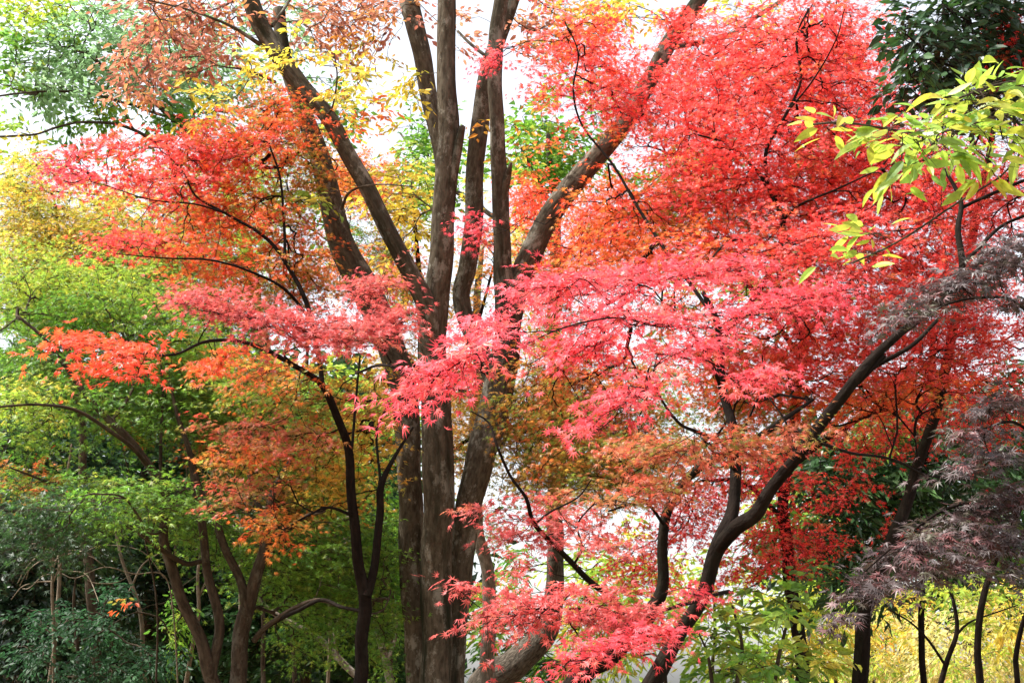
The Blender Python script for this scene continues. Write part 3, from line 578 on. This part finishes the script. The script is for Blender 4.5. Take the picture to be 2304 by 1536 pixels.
tree('broadleaf_tree', 'green broadleaf tree far behind, seen between the upright stems and the leaning limb', 'tree', BARK_F, [
 ('trunk', [(1095,1545,19,110),(1150,1505,19,92),(1205,1450,19,80),(1240,1370,19,64),(1250,1280,19,54),(1252,1150,19,50),(1252,900,19,46),(1250,650,19,40),(1246,450,19,32),(1240,380,19,22),(1235,300,19,12)], True),
 ('limb', [(1250,470,19,20),(1200,400,19,14),(1170,330,19,8)], False),
 ('limb', [(1250,500,19,20),(1300,420,19,14),(1330,340,19,8)], False),
 ('limb', [(1250,560,19,20),(1100,480,20,16),(960,380,20.5,11),(900,300,21,6)], False),
 ('limb', [(1250,600,19,20),(1380,480,19.5,14),(1500,390,20,8)], False),
], [
 (1215,300,80,60,0,19,.8,1.5,'green'),(1250,380,90,50,0,19,.8,1.5,'green'),(1190,390,60,40,0,19,.8,1.0,'green'),(950,330,60,70,0,20.5,.6,1.1,'green'),(960,430,70,60,0,20.5,.6,1.0,'green'),
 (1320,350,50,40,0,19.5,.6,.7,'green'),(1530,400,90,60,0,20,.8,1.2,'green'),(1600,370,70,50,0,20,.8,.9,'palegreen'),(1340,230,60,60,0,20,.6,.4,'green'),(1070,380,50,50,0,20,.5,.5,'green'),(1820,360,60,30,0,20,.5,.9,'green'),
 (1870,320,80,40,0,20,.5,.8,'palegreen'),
], shape='diamond', leaf=.11, mat=SOFT, spread=.45, per=26, twigs=False, twig_r=.004, rmax=.05, jit=.8, seed=8)
tree('pale_tree', 'pale straight-trunked tree half hidden just right of the grey stems', 'tree', BARK_P, [
 ('trunk', [(1098,1545,17,46),(1098,1400,17,44),(1092,1280,17,40),(1078,1180,17,38),(1070,1050,17,34),(1068,900,17,30),(1075,700,17,24),(1085,560,17,14)], True),
 ('limb', [(1072,1040,17,16),(1180,960,17,11),(1290,930,17,7)], False),
 ('limb', [(1070,900,17,14),(960,820,17.2,10),(880,780,17.4,6)], False),
], [
 (1180,960,110,60,0,17,.8,1.0,'orangegreen'),(1330,900,120,60,0,17,.8,1.1,'orangegreen'),(1400,1040,120,60,0,17,.8,1.1,'green'),(1260,1060,110,60,0,17,.8,1.1,'orangegreen'),(1480,860,80,50,0,17,.8,.6,'green'),(1560,1020,90,50,0,17,.8,.6,'green'),(1180,560,60,60,0,17.5,.5,.8,'yellow'),(1080,1000,70,60,0,17.4,.6,1.0,'yelloworange'),(1240,880,80,50,0,17,.6,.8,'orangegreen'),(1090,1180,50,60,0,17.5,.5,.5,'limegreen'),(1210,780,60,40,0,17.4,.5,.6,'yellowgreen'),
 (1060,880,80,80,0,17.5,.6,.9,'yelloworange'),(900,640,60,60,0,17.5,.5,.8,'limegreen'),
], shape='star5', leaf=.08, spread=.36, per=26, rmax=.03, seed=9, cover=1.6)

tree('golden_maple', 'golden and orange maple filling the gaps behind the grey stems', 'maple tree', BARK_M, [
 ('trunk', [(975,1545,16.5,34),(970,1200,16.5,32),(960,950,16.5,28),(950,750,16.5,22),(940,560,16.5,14),(930,450,16.5,7)], True),
 ('limb', [(955,850,16.5,16),(860,720,16.5,11),(800,560,16.5,7)], False),
 ('limb', [(958,900,16.5,18),(1060,760,16.5,12),(1110,600,16.5,7)], False),
 ('limb', [(965,1050,16.5,16),(1100,960,16.5,11),(1200,900,16.5,7)], False)], [
 (820,430,70,45,-10,16.5,.6,1.4,'orange'),(900,500,60,60,0,16.5,.6,1.2,'yelloworange'),(850,580,60,50,0,16.5,.6,1.3,'orangegreen'),(920,620,50,50,0,16.5,.6,1.4,'redorange'),(790,540,50,40,0,16.5,.6,1.2,'green'),
 (1060,640,50,70,0,16.5,.6,1.2,'yelloworange'),(1100,540,50,50,0,16.5,.6,.9,'orange'),(1180,470,50,40,0,16.5,.6,1.2,'bright'),(950,700,60,60,0,16.5,.6,1.2,'orangegreen'),(1110,930,80,60,0,16.5,.6,1.2,'yelloworange'),
 (1200,1000,80,60,0,16.5,.6,1.0,'orangegreen'),(1060,420,30,50,0,16.5,.5,.6,'yellow'),(890,800,60,60,0,16.5,.6,1.2,'yelloworange'),(1020,1000,60,60,0,16.5,.6,1.0,'orangegreen'),(1310,980,90,50,0,16.5,.6,1.2,'green'),(1420,1060,90,50,0,16.5,.6,1.0,'limegreen'),(1180,1100,70,50,0,16.5,.6,.8,'yelloworange'),(1500,940,70,50,0,16.5,.6,.6,'limegreen'),(770,440,50,50,0,16.5,.6,1.0,'yelloworange'),(950,420,40,60,0,16.8,.5,1.0,'limegreen')],
 shape='star5', leaf=.075, spread=.28, per=18, seed=90, cover=.9, twig_r=.0018, rmax=.02)
# ------------------------------------------------------------------ dark evergreen, right, and the trees behind it
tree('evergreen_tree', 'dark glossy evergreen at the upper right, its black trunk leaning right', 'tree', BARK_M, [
 ('trunk', [(1933,1545,12.4,62),(1940,1450,12.4,60),(1955,1370,12.4,56),(1990,1260,12.5,50),(2030,1150,12.7,46),(2062,1060,12.8,42),(2120,850,12.8,38),(2180,600,12.4,32),(2220,380,11.8,28),(2240,180,11.2,22),(2250,0,10.8,16),(2255,-150,10.4,12)], True),
 ('limb', [(2235,240,11.3,16),(2170,170,10.4,13),(2090,120,9.6,9),(2030,70,9.4,6)], False),
 ('limb', [(2245,120,11,14),(2180,60,10,10),(2120,10,9.6,6)], False),
 ('limb', [(2225,330,11.6,14),(2130,250,10.4,10),(2060,210,10.2,6)], False),
 ('limb', [(2248,60,10.9,12),(2290,40,10,9),(2340,10,9.8,6)], False),
], [
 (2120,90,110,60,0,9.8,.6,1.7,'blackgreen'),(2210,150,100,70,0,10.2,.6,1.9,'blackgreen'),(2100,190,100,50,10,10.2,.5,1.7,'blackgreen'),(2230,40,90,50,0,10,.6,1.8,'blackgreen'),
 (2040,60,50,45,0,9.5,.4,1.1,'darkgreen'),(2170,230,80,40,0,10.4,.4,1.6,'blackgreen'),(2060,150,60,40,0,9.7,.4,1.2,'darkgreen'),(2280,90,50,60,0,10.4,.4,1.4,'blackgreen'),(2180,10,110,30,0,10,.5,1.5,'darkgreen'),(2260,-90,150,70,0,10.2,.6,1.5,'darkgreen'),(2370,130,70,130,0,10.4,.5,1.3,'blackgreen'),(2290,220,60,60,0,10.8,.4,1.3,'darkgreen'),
], shape='blade', leaf=.095, mat=GLOSSY, spread=.24, per=14, jit=.7, rmax=.02, seed=10, wide=.6)
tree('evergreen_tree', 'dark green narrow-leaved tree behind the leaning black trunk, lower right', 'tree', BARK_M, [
 ('trunk', [(2080,1545,17,20),(2070,1350,17,20),(2080,1150,17,20),(2090,950,17,26),(2100,750,17,16)], True),
 ('limb', [(2078,1200,17,18),(1960,1120,16.8,13),(1830,1080,16.6,9)], False),
 ('limb', [(2085,1050,17,16),(2200,960,17,11),(2300,920,17,7)], False),
 ('limb', [(2072,1300,17,16),(1950,1240,16.6,11),(1850,1230,16.4,7)], False),
 ('limb', [(2090,950,17,14),(1980,880,17,10),(1860,850,17,6)], False),
], [
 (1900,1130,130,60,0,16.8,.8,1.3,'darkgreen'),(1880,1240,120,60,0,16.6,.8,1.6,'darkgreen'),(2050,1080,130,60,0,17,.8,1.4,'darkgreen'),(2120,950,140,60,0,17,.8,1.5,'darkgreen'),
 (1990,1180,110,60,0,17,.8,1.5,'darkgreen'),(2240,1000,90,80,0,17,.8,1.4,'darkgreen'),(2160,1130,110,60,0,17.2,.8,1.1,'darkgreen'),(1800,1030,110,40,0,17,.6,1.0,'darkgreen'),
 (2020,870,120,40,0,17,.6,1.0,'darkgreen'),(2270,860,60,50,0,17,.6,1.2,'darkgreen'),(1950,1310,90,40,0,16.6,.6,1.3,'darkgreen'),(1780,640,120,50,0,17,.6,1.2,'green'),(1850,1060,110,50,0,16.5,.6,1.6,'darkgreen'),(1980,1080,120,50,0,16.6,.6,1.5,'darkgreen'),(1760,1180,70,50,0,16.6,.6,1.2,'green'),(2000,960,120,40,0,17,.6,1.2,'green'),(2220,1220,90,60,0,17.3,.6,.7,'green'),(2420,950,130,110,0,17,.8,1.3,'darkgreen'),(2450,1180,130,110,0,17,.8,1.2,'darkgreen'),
 (1640,760,50,40,0,17,.4,.8,'green'),(1540,640,40,80,0,17,.4,.4,'green'),
], shape='slim', leaf=.17, mat=GLOSSY, spread=.42, per=30, twigs=False, twig_r=.004, jit=.9, rmax=.03, droop=.6, seed=11)

# ------------------------------------------------------------------ purple maple, front right
tree('purple_maple', 'dusky purple-grey maple leaning in from the right edge, in front of the red leaves', 'maple tree', BARK_M, [
 ('trunk', [(2205,1545,7.2,24),(2202,1460,7.2,22),(2212,1370,7.2,22),(2240,1280,7.2,20),(2290,1160,7.1,20),(2350,1000,7,18),(2390,850,7,15),(2420,700,7,11),(2430,560,7,8)], True),
 ('limb', [(2300,1130,7.1,13),(2230,1120,6.9,10),(2120,1150,6.6,8),(2020,1220,6.4,6),(1940,1290,6.3,4)], False),
 ('limb', [(2395,840,7,12),(2300,690,6.9,9),(2220,670,6.8,9),(2120,690,6.7,7),(2050,740,6.6,4)], False),
 ('limb', [(2350,1000,7,11),(2280,950,6.9,9),(2200,970,6.8,6)], False),
 ('limb', [(2290,1540,7.4,18),(2285,1480,7.4,17),(2300,1400,7.4,15),(2340,1300,7.3,12)], True),
], [
 (2160,650,150,30,24,6.8,.3,1.5,'purple'),(2270,590,60,40,20,6.9,.3,1.4,'purple'),(2040,725,70,20,30,6.6,.25,1.4,'purple'),(2270,690,50,20,0,6.9,.3,.9,'purple'),
 (2250,920,80,24,16,6.9,.3,1.5,'purple'),(2190,985,80,20,8,6.8,.3,1.1,'purple'),(2250,1040,90,22,5,6.8,.3,1.1,'purple'),(2160,1075,90,18,14,6.7,.3,.9,'purple'),
 (2220,1150,120,34,18,6.7,.3,1.6,'purple'),(2070,1235,130,30,18,6.5,.3,1.6,'purple'),(2230,1225,100,34,8,6.7,.3,1.5,'purple'),(1970,1330,90,22,28,6.3,.3,1.6,'purple'),(2130,1290,110,24,8,6.5,.3,1.3,'purple'),
 (1900,1400,50,12,24,6.3,.2,1.3,'purple'),(2285,1290,50,22,0,6.7,.3,1.1,'purple'),
], shape='star7', leaf=.076, mat=WAXY, spread=.17, per=16, rmax=.010, seed=12, cover=1.8, droop=.1, jit=.36, twig_r=.0012)

# ------------------------------------------------------------------ near yellow-green branch, upper right
tree('young_tree', 'young tree just outside the right edge, long lime-yellow leaves reaching into the view', 'tree', BARK_L, [
 ('trunk', [(2560,1545,4.4,60),(2540,1200,4.4,54),(2530,800,4.3,46),(2520,500,4.2,36),(2500,300,4.2,24),(2470,100,4.2,14)], True),
 ('branch', [(2520,420,4.2,18),(2400,300,4.1,13),(2290,255,4.0,9),(2200,275,3.95,7),(2100,300,3.9,6),(2000,290,3.85,4),(1900,275,3.8,3),(1830,280,3.8,2)], False),
 ('branch', [(2400,300,4.1,9),(2330,190,4.0,6),(2240,190,3.95,5),(2160,220,3.9,3)], False),
 ('branch', [(2525,560,4.2,12),(2350,330,4.15,7),(2250,400,4.1,6),(2150,460,4.05,5),(2060,520,4.0,4),(1990,560,4.0,4),(1920,590,3.95,3)], False),
], [
 (1890,280,90,16,8,3.8,.12,1.3,'nearlime'),(2000,300,90,26,0,3.85,.12,2.0,'nearlime'),(2090,320,90,44,0,3.9,.15,1.9,'nearlime'),(2210,240,90,40,0,3.95,.15,1.4,'nearlime'),(2200,205,90,26,5,3.95,.2,1.5,'nearlime'),
 (2180,280,90,45,0,3.95,.2,1.3,'nearlime'),(2270,300,60,60,0,4,.2,1.4,'nearlime'),(2210,360,80,22,0,4,.2,1.2,'nearlime'),(2020,360,40,22,30,3.9,.1,1.3,'nearlime'),(2290,190,30,25,0,4,.1,1.2,'nearlime'),
 (1970,530,60,16,10,4,.06,1.6,'nearlime'),(1960,570,40,14,-20,4,.06,1.2,'nearlime'),(1915,590,40,12,0,3.95,.06,1.6,'nearlime'),(2122,445,10,20,80,4.05,.03,.9,'nearlime'),
], shape='bigblade', leaf=.068, mat=BROAD, spread=.13, per=7, droop=-.05, cover=.8, lift=0, jit=.6, rmax=.006, twig_r=.0014, seed=13, facing=.55)

# ------------------------------------------------------------------ undergrowth, lower right
tree('green_shrub', 'broad-leaved bright green shrub at the foot of the forked red maple, right side', 'shrub', BARK_L, [
 ('stem', [(1660,1545,12,14),(1670,1450,12,11),(1650,1360,12,7)], True),
 ('stem', [(1740,1545,12.3,14),(1760,1450,12.3,11),(1780,1360,12.3,7)], True),
 ('stem', [(1600,1545,11.8,12),(1590,1470,11.8,8),(1570,1420,11.8,5)], True),
], [
 (1640,1400,80,60,0,12,.7,1.1,'limegreen'),(1750,1370,100,50,0,12.3,.7,1.4,'green'),(1620,1480,90,50,0,11.8,.6,1.4,'green'),(1760,1460,100,50,0,12.2,.7,1.1,'limegreen'),(1700,1520,110,30,0,12,.6,1.5,'green'),(1830,1490,60,50,0,12.4,.5,.9,'limegreen'),
 (1800,1310,70,40,0,12.5,.5,1.0,'green'),
], shape='blade', leaf=.13, mat=BROAD, spread=.28, per=16, jit=.6, rmax=.012, seed=14, cover=.55)
tree('sapling', 'slender dark sapling with feathery green-yellow leaves, between black trunk and purple maple', 'sapling', BARK_M, [
 ('trunk', [(2118,1545,8.6,18),(2135,1480,8.6,16),(2150,1430,8.6,15),(2148,1380,8.6,12),(2130,1310,8.6,9),(2105,1250,8.6,6)], True),
 ('limb', [(2130,1500,8.6,9),(2090,1440,8.5,8),(2050,1400,8.4,6),(2000,1370,8.3,4)], False),
 ('limb', [(2150,1430,8.6,9),(2180,1400,8.6,7),(2230,1380,8.7,5),(2290,1360,8.8,4)], False),
], [
 (2130,1330,70,20,0,8.8,.4,.7,'limegreen'),(2250,1350,70,24,-10,9,.4,1.0,'limegreen'),(2060,1350,50,18,0,8.6,.3,.6,'yellowgreen'),(2270,1420,50,20,0,9,.3,.7,'yellowgreen'),(2190,1400,50,16,0,8.9,.3,.6,'limegreen'),
], shape='blade', leaf=.06, mat=SOFT, spread=.22, per=22, jit=.4, rmax=.008, seed=15, twig_r=.0016)
for i, (x, y, d, nm, lab) in enumerate([(2200, 1430, 26, 'yellow', 'straw-yellow feathery tree far behind at the lower right corner'), (1960, 1450, 28, 'yellow', 'straw-yellow feathery tree far behind the black leaning trunk')]):
    tree('yellow_tree', lab, 'tree', BARK_L, [
     ('trunk', [(x, 1545, d, 26), (x, y, d, 20), (x+10, y-110, d, 10)], True),
     ('limb', [(x, y+30, d, 12), (x-90, y-30, d, 6)], False), ('limb', [(x, y+10, d, 12), (x+90, y-50, d, 6)], False)], [
     (x-90, y+20, 100, 50, 0, d, 1, .9, 'straw'), (x+60, y+30, 110, 60, 0, d, 1, .8, 'straw'), (x, y+80, 160, 40, 0, d, 1, 1.0, 'straw'), (x-20, y+50, 120, 50, 0, d-1.5, .6, .35, 'limegreen'), (x+60, y-20, 100, 40, 0, d-1.5, .6, .35, 'yellowgreen'), (x, y-50, 110, 40, 0, d, 1, .9, 'straw'), (x+70, y-90, 80, 34, 0, d, 1, .8, 'yellowgreen'), (x-60, y-100, 80, 30, 0, d, 1, .7, 'limegreen')],
     shape='slim', leaf=.15, mat=SOFT, spread=.5, per=34, twigs=False, twig_r=.005, droop=.8, jit=.8, seed=20+i, group='straw-yellow trees beyond the grove')
tree('bamboo_thicket', 'light green bamboo-like thicket behind the red maple trunk, low on the right', 'thicket', BARK_L, [
 ('stem', [(1600,1545,22,12),(1610,1400,22,10),(1600,1270,22,6)], True), ('stem', [(1500,1545,22,12),(1490,1420,22,10),(1480,1300,22,6)], True),
 ('stem', [(1780,1545,22,12),(1790,1400,22,10),(1800,1250,22,6)], True), ('stem', [(1880,1545,22,12),(1870,1400,22,10),(1850,1290,22,6)], True)], [
 (1480,1340,80,70,0,22,.8,.8,'limegreen'),(1600,1390,90,60,0,22,.8,.9,'limegreen'),(1800,1350,110,60,0,22,.8,1.2,'limegreen'),(1850,1420,80,60,0,22,.8,1.2,'yellowgreen'),(1700,1480,150,50,0,22,.8,1.2,'limegreen'),(1350,1280,120,50,0,22,.8,.8,'limegreen'),(1180,1260,50,60,0,22,.8,.5,'green'),(1400,1380,120,50,0,22,.8,.8,'green'),(1130,1330,50,60,0,22,.8,.6,'limegreen'),(1320,1380,80,40,0,22,.8,.7,'yellowgreen'),(1560,1270,70,40,0,22,.8,.5,'limegreen'),
 (1180,1480,90,60,0,22,.8,1.2,'darkgreen'),(1350,1480,100,60,0,22,.8,.9,'limegreen'),(1760,1120,90,50,0,22,.8,.6,'limegreen'),(1120,1390,70,60,0,22,.6,.9,'green'),(1420,1220,70,50,0,22,.6,.4,'limegreen'),(1250,1500,60,40,0,22,.5,1,'green')],
 shape='slim', leaf=.2, mat=SOFT, spread=.45, per=26, twigs=False, twig_r=.004, droop=.6, jit=.8, seed=30, rmax=.02)

# ------------------------------------------------------------------ dim undergrowth, lower left
def evergreen(name, lab, cat, x, d, top, spreadpx, pads, pal, shape='diamond', leaf=.12, seed=40, bark=None, trunk=26, **kw):
    L = [('trunk', [(x, 1545, d, trunk), (x+8, (1545+top)/2+60, d, trunk*.8), (x-6, (1545+top)/2-60, d, trunk*.6), (x, top, d, trunk*.25)], True)]
    for s in (-1, 1):
        L.append(('limb', [(x, (1545*.6+top*.4), d, trunk*.45), (x+s*spreadpx*.5, 1545*.5+top*.5, d, trunk*.3), (x+s*spreadpx, 1545*.35+top*.65, d, trunk*.15)], False))
    return tree(name, lab, cat, bark or BARK_L, L, pads, shape=shape, leaf=leaf, seed=seed, twigs=False, twig_r=.004, jit=.8, cover=1.5, **kw)
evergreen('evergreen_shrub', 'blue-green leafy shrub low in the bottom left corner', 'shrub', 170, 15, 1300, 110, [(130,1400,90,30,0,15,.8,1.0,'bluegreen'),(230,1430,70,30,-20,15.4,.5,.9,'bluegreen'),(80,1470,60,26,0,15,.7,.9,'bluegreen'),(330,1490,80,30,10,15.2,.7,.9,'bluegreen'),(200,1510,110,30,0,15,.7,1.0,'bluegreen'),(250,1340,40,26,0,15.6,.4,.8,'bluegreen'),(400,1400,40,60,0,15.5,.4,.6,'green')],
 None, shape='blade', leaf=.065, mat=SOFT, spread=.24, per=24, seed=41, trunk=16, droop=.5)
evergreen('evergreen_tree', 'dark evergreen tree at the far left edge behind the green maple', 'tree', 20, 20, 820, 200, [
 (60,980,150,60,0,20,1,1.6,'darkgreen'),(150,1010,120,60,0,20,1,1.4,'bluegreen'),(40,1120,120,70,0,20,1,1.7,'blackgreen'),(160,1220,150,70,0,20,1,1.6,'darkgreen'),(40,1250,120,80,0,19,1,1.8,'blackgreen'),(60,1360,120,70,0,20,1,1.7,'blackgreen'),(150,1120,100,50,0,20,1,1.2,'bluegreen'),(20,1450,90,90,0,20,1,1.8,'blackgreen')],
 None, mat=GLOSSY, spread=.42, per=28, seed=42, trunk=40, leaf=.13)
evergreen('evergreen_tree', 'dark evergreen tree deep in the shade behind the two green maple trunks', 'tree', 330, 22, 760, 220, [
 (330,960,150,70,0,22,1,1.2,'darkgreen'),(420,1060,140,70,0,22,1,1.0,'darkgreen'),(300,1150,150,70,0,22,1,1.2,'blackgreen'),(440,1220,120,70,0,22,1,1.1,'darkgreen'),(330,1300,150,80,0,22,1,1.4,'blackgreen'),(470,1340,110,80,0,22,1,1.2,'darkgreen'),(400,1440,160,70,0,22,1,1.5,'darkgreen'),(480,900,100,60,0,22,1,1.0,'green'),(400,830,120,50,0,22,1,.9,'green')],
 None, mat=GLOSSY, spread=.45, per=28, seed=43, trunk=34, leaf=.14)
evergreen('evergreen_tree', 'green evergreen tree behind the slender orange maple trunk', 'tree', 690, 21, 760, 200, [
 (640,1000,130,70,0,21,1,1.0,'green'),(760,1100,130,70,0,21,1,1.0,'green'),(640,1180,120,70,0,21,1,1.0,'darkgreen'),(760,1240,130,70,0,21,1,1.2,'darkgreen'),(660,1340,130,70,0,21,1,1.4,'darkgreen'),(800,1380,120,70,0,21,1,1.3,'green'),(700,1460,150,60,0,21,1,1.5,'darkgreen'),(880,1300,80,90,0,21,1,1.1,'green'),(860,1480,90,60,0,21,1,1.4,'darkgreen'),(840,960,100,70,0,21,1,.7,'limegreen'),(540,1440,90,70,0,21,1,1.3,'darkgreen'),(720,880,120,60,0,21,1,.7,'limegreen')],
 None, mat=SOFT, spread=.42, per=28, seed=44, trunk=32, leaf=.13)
tree('bare_shrub', 'bare shrub of pale curving dry twigs in front of the dark undergrowth, left', 'shrub', DRY, [
 ('stem', [(400,1545,13.6,5.0),(392,1400,13.6,4.4),(370,1295,13.6,3.9),(300,1290,13.5,3.3),(235,1275,13.4,2.8),(170,1300,13.3,2.2),(140,1290,13.3,1.7)], True),
 ('branch', [(370,1300,13.6,2.8),(320,1240,13.6,2.2),(240,1225,13.6,2.2),(190,1240,13.6,1.7)], False),
 ('branch', [(240,1277,13.4,2.2),(200,1250,13.4,1.7),(140,1245,13.4,1.4),(110,1225,13.4,1.1)], False),
 ('branch', [(300,1290,13.5,2.2),(260,1310,13.4,1.7),(210,1310,13.4,1.4),(185,1295,13.4,1.1)], False),
 ('branch', [(385,1370,13.6,2.8),(400,1180,13.7,2.8),(430,1120,13.8,2.2),(400,1080,13.8,1.7),(370,1070,13.8,1.1)], False),
 ('branch', [(400,1180,13.7,2.2),(450,1140,13.8,1.7),(500,1130,13.8,1.7),(560,1150,13.8,1.1)], False),
 ('branch', [(400,1200,13.7,2.2),(420,1060,13.8,2.2),(400,1020,13.8,1.7),(360,1000,13.8,1.1)], False),
 ('branch', [(393,1330,13.6,2.2),(450,1290,13.7,1.7),(540,1240,13.8,1.7),(590,1255,13.8,1.1)], False),
], [], seed=50)
def dry_shrub(label, x, y, d, n, seed, reach):
    r = np.random.default_rng(seed)
    L = [('stem', [(x, 1545, d, 9), (x+r.uniform(-15, 15), (1545+y)/2, d, 8), (x, y, d, 6)], True)]
    for k in range(n):
        t = r.uniform(0, .5); yy = y+(1545-y)*t*.5; sx = r.choice([-1, 1])*r.uniform(.4, 1)*reach; up = r.uniform(-90, 60)
        L.append(('branch', [(x, yy, d, 4), (x+sx*.35, yy+up*.6-20, d+r.uniform(-.3, .3), 3.2), (x+sx*.75, yy+up-r.uniform(-10, 30), d+r.uniform(-.5, .5), 2.4), (x+sx, yy+up+r.uniform(-10, 50), d+r.uniform(-.6, .6), 1.6)], False))
    tree('bare_shrub', label, 'shrub', DRY, L, [], seed=seed, wide=1.0)
dry_shrub('leafless tangled shrub of pale twigs between the two green maples', 545, 1120, 14.5, 16, 61, 120)
dry_shrub('leafless tangled shrub of pale twigs behind the slender orange maple trunk', 740, 1180, 14.5, 14, 62, 110)
dry_shrub('leafless pale twiggy shrub low at the left, before the dark evergreen', 120, 1230, 14.8, 12, 63, 110)
for k, (x0, x1, y1, dd) in enumerate([(330, 250, 1120, 16), (660, 620, 1080, 16.5), (110, 160, 1000, 16), (880, 870, 1120, 16.5), (420, 470, 1150, 15.8), (590, 560, 1000, 17)]):
    tree('thin_stem', 'thin bare stem standing in the dim undergrowth behind the maple trunks', 'stem', BARK_L if k % 2 else DRY, [
     ('stem', [(x0, 1545, dd, 11), ((x0*2+x1)/3+9, 1545*.6+y1*.4, dd, 9), ((x0+2*x1)/3-7, 1545*.3+y1*.7, dd, 7), (x1, y1, dd, 4)], True),
     ('branch', [((x0+x1)/2, (1545+y1)/2, dd, 5), ((x0+x1)/2+30*(-1)**k, (1545+y1)/2-60, dd, 4), ((x0+x1)/2+70*(-1)**k, (1545+y1)/2-90, dd, 2)], False)], [], seed=70+k, group='thin bare stems in the undergrowth', wide=1.0)
tree('leaning_trunk', 'pale bare trunk leaning low across the undergrowth beside the slender orange maple', 'trunk', BARK_P, [
 ('trunk', [(840,1560,15,22),(790,1505,15,22),(720,1440,15,21),(660,1405,15,18),(600,1370,15,15),(560,1330,15,10)], True),
 ('branch', [(760,1475,15,9),(752,1420,15,7),(762,1390,15,4)], False)], [], seed=51)
tree('grey_trunk', 'short grey trunk leaning left in the shade between orange maple and grey stems', 'trunk', BARK_P, [
 ('trunk', [(885,1545,16,26),(868,1480,16,24),(846,1420,16,22),(838,1340,16,14),(850,1240,16,8)], True),
 ('branch', [(870,1490,16,12),(890,1430,16,11),(888,1380,16,7)], False)], [], seed=52)
tree('sumac_sapling', 'thin sapling with orange feathery leaves in front of the dark evergreens, left', 'sapling', BARK_L, [
 ('stem', [(350,1545,13,7),(352,1350,13,6),(320,1180,13,5),(290,1060,13,4),(268,980,13,3),(250,930,13,2)], True)],
 [(250,945,40,14,-30,13,.3,1.1,'yelloworange'),(290,975,34,14,-30,13,.3,1.1,'yelloworange'),(300,1000,25,10,-20,13,.2,1.0,'orange'),(285,1355,30,10,0,13,.2,.8,'orange')],
 shape='blade', leaf=.07, mat=SOFT, spread=.2, per=14, seed=53, jit=.5, rmax=.006, twig_r=.0014)
# ------------------------------------------------------------------ far-off woods that read as one mass
def wood(label, regions, leaf, seed):
    rng = np.random.default_rng(seed); po, co = [], []
    for (x0, x1, y0, y1, d, dd, n, pal) in regions:
        m = n//40
        X, Y, D = rng.uniform(x0, x1, m), y0+(y1-y0)*rng.uniform(0, 1, m)**.8, rng.uniform(d-dd, d+dd, m)
        c = np.repeat(P(X, Y, D), 40, 0); c = c+rng.normal(0, .55, c.shape)*[1, 1, .6]
        cc = np.repeat(pick(pal, m, rng), 40, 0)*rng.uniform(.7, 1.3, (m*40, 1))
        po.append(c); co.append(cc)
    po, co = np.vstack(po), np.vstack(co); n = len(po)
    tip = unit(rng.normal(0, 1, (n, 3))*[1, 1, .5]); nr = unit(Z+rng.normal(0, .8, (n, 3)))
    o = build_leaves('distant_wood', 'diamond', po, tip, nr, leaf*rng.uniform(.7, 1.3, n), co, SOFT, None, rng)
    tag(o, label, 'wood', kind='stuff')
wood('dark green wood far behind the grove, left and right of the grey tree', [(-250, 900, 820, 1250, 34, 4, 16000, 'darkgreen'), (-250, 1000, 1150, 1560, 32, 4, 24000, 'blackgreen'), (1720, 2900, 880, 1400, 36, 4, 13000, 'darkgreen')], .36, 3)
print('LEAVES', sum(s[1] for s in STAT), STAT)
